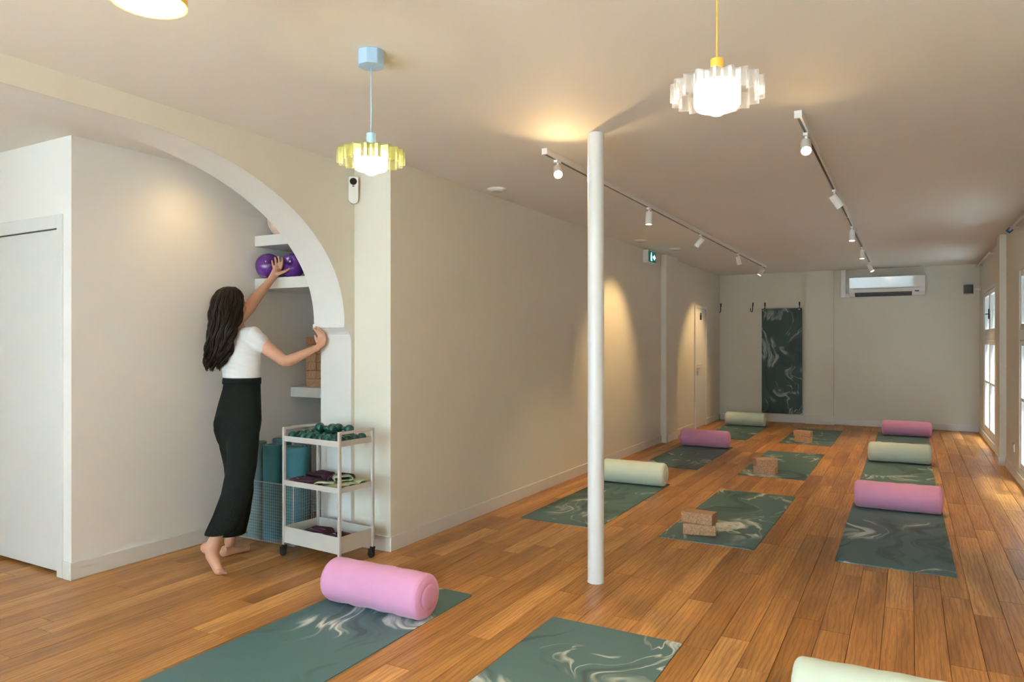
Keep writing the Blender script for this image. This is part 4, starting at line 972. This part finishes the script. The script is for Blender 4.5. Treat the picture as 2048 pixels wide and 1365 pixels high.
# trousers
trs = MB()
trunk(trs, [(at(484, 758, 4.765), 0.140, 0.109), (at(483, 775, 4.752), 0.141, 0.110), (at(479, 808, 4.715), 0.160, 0.122), (at(475.5, 842, 4.69), 0.173, 0.136), (at(474, 862, 4.68), 0.168, 0.130), (at(473, 884, 4.665), 0.140, 0.105), (at(474, 900, 4.66), 0.10, 0.085)])
trs.ell(sh(at(452, 848, 4.63)), (ps * 0.085, pf * 0.075, UP * 0.090), 20, 12)
trs.ell(sh(at(472, 846, 4.625)), (ps * 0.085, pf * 0.075, UP * 0.100), 20, 12)
def legs(pts):
    secs = [(sh(p), ps, a, pf, b) for p, a, b in pts]; trs.loft(secs, 24)
legs([(at(487, 858, 4.63), 0.095, 0.100), (at(486, 895, 4.585), 0.092, 0.098), (at(484.5, 932, 4.535), 0.086, 0.094), (at(473, 985, 4.455), 0.082, 0.092), (at(457, 1030, 4.39), 0.080, 0.096), (at(443, 1060, 4.345), 0.080, 0.100), (at(440, 1067, 4.335), 0.080, 0.101)])
legs([(at(464, 858, 4.76), 0.095, 0.100), (at(470, 895, 4.755), 0.092, 0.098), (at(477, 932, 4.74), 0.087, 0.094), (at(480, 985, 4.695), 0.082, 0.090), (at(472, 1030, 4.655), 0.078, 0.092), (at(463, 1063, 4.625), 0.076, 0.095), (at(462, 1071, 4.62), 0.076, 0.096)])
me = solid(trs, 'trousers', 0.006, 22)
displace(me, lambda p: mn.noise(Vector((p.x * 7, p.y * 7, p.z * 3.2))) * 0.006)
po = obj('trousers', me, M['trouser'], per); po['label'] = 'black cropped flared trousers'
obj('waistband', MB().loft([(sh(at(484, 755.5, 4.767)), ps, 0.139, pf, 0.108), (sh(at(484, 757, 4.765)), ps, 0.1425, pf, 0.1115), (sh(at(483.5, 768, 4.757)), ps, 0.1435, pf, 0.1125)], 36), M['trouser'], po, smooth=True)
# hair
HR = [(460, 576, 4.90, 14, .040), (459, 583, 4.895, 25, .066), (458, 594, 4.89, 32, .086), (457, 608, 4.885, 36, .094), (454, 626, 4.865, 38, .088), (450, 645, 4.835, 37, .072), (446, 662, 4.81, 36, .058), (441, 682, 4.785, 34, .050), (436, 703, 4.775, 32, .044), (431, 720, 4.77, 27, .034), (428, 732, 4.77, 16, .018)]
hb = MB().ell(sh(HC - hf * 0.014 + hu * 0.012), (hs * 0.086, hf * 0.100, hu * 0.113), 28, 18); secs = []
for px, py, dp, hw, th in HR: secs.append((sh(at(px, py, dp)), ps, hw * dp / F_PX / 0.87, pf, th))
hb.loft([(c, u, a * (0.93 if k < 5 else 0.80), v, b * 0.88) for k, (c, u, a, v, b) in enumerate(secs)], 26)
ho = obj('hair', solid(hb, 'hair', 0.007, 5), M['hair'], per); ho['label'] = 'long dark brown wavy hair'
lk = MB(); rnd = random.Random(11)
def lock(ang, out, i1, amp, ph, fq, r0, r1, drop, spread=0.0):
    pts = []; rad = []; steps = 40
    for j in range(steps + 1):
        t = i1 * j / steps; a = int(min(t, i1 - 1e-4)); f = t - a
        c0, u, a0, v, b0 = secs[a]; c1, _, a1, _, b1 = secs[min(a + 1, len(secs) - 1)]
        c_ = c0.lerp(c1, f); ra = max(a0 + (a1 - a0) * f, 0.055 if t > 7 else 0); rb = b0 + (b1 - b0) * f
        g_ = (j / steps) ** 1.6
        p = c_ + ps * (math.cos(ang) * ra * out + math.sin(fq * t + ph) * amp * (0.05 + 1.0 * (j / steps) ** 0.9)) + pf * (math.sin(ang) * rb * out + math.cos(fq * t + ph) * amp * 0.8 * g_)
        p = p + UP * (-drop * g_ ** 4)
        pts.append(p); rad.append(max(0.0008, (r0 + (r1 - r0) * g_) * min(1, 0.45 + 3 * j / steps)))
    lk.tube(pts, rad, 7)
for k in range(26):                                     # thick waves
    ang = math.pi * (0.94 + 1.12 * k / 25); ph = rnd.uniform(0, 6.28); fq = rnd.uniform(1.7, 2.3); i1 = rnd.choice((9, 10, 10)); amp = rnd.uniform(0.015, 0.027); drop = rnd.uniform(0.0, 0.03)
    lock(ang, rnd.uniform(0.86, 0.95), i1, amp, ph, fq, 0.013, 0.007, drop)
    for q in range(7):                                  # strands that follow each wave
        lock(ang + rnd.uniform(-.09, .09), rnd.uniform(0.93, 1.03), i1, amp * rnd.uniform(0.9, 1.25), ph + rnd.uniform(-.3, .3), fq, 0.0048, 0.0014, drop + rnd.uniform(0, 0.02))
lo = obj('hair_locks', lk, M['hair'], ho, smooth=True)
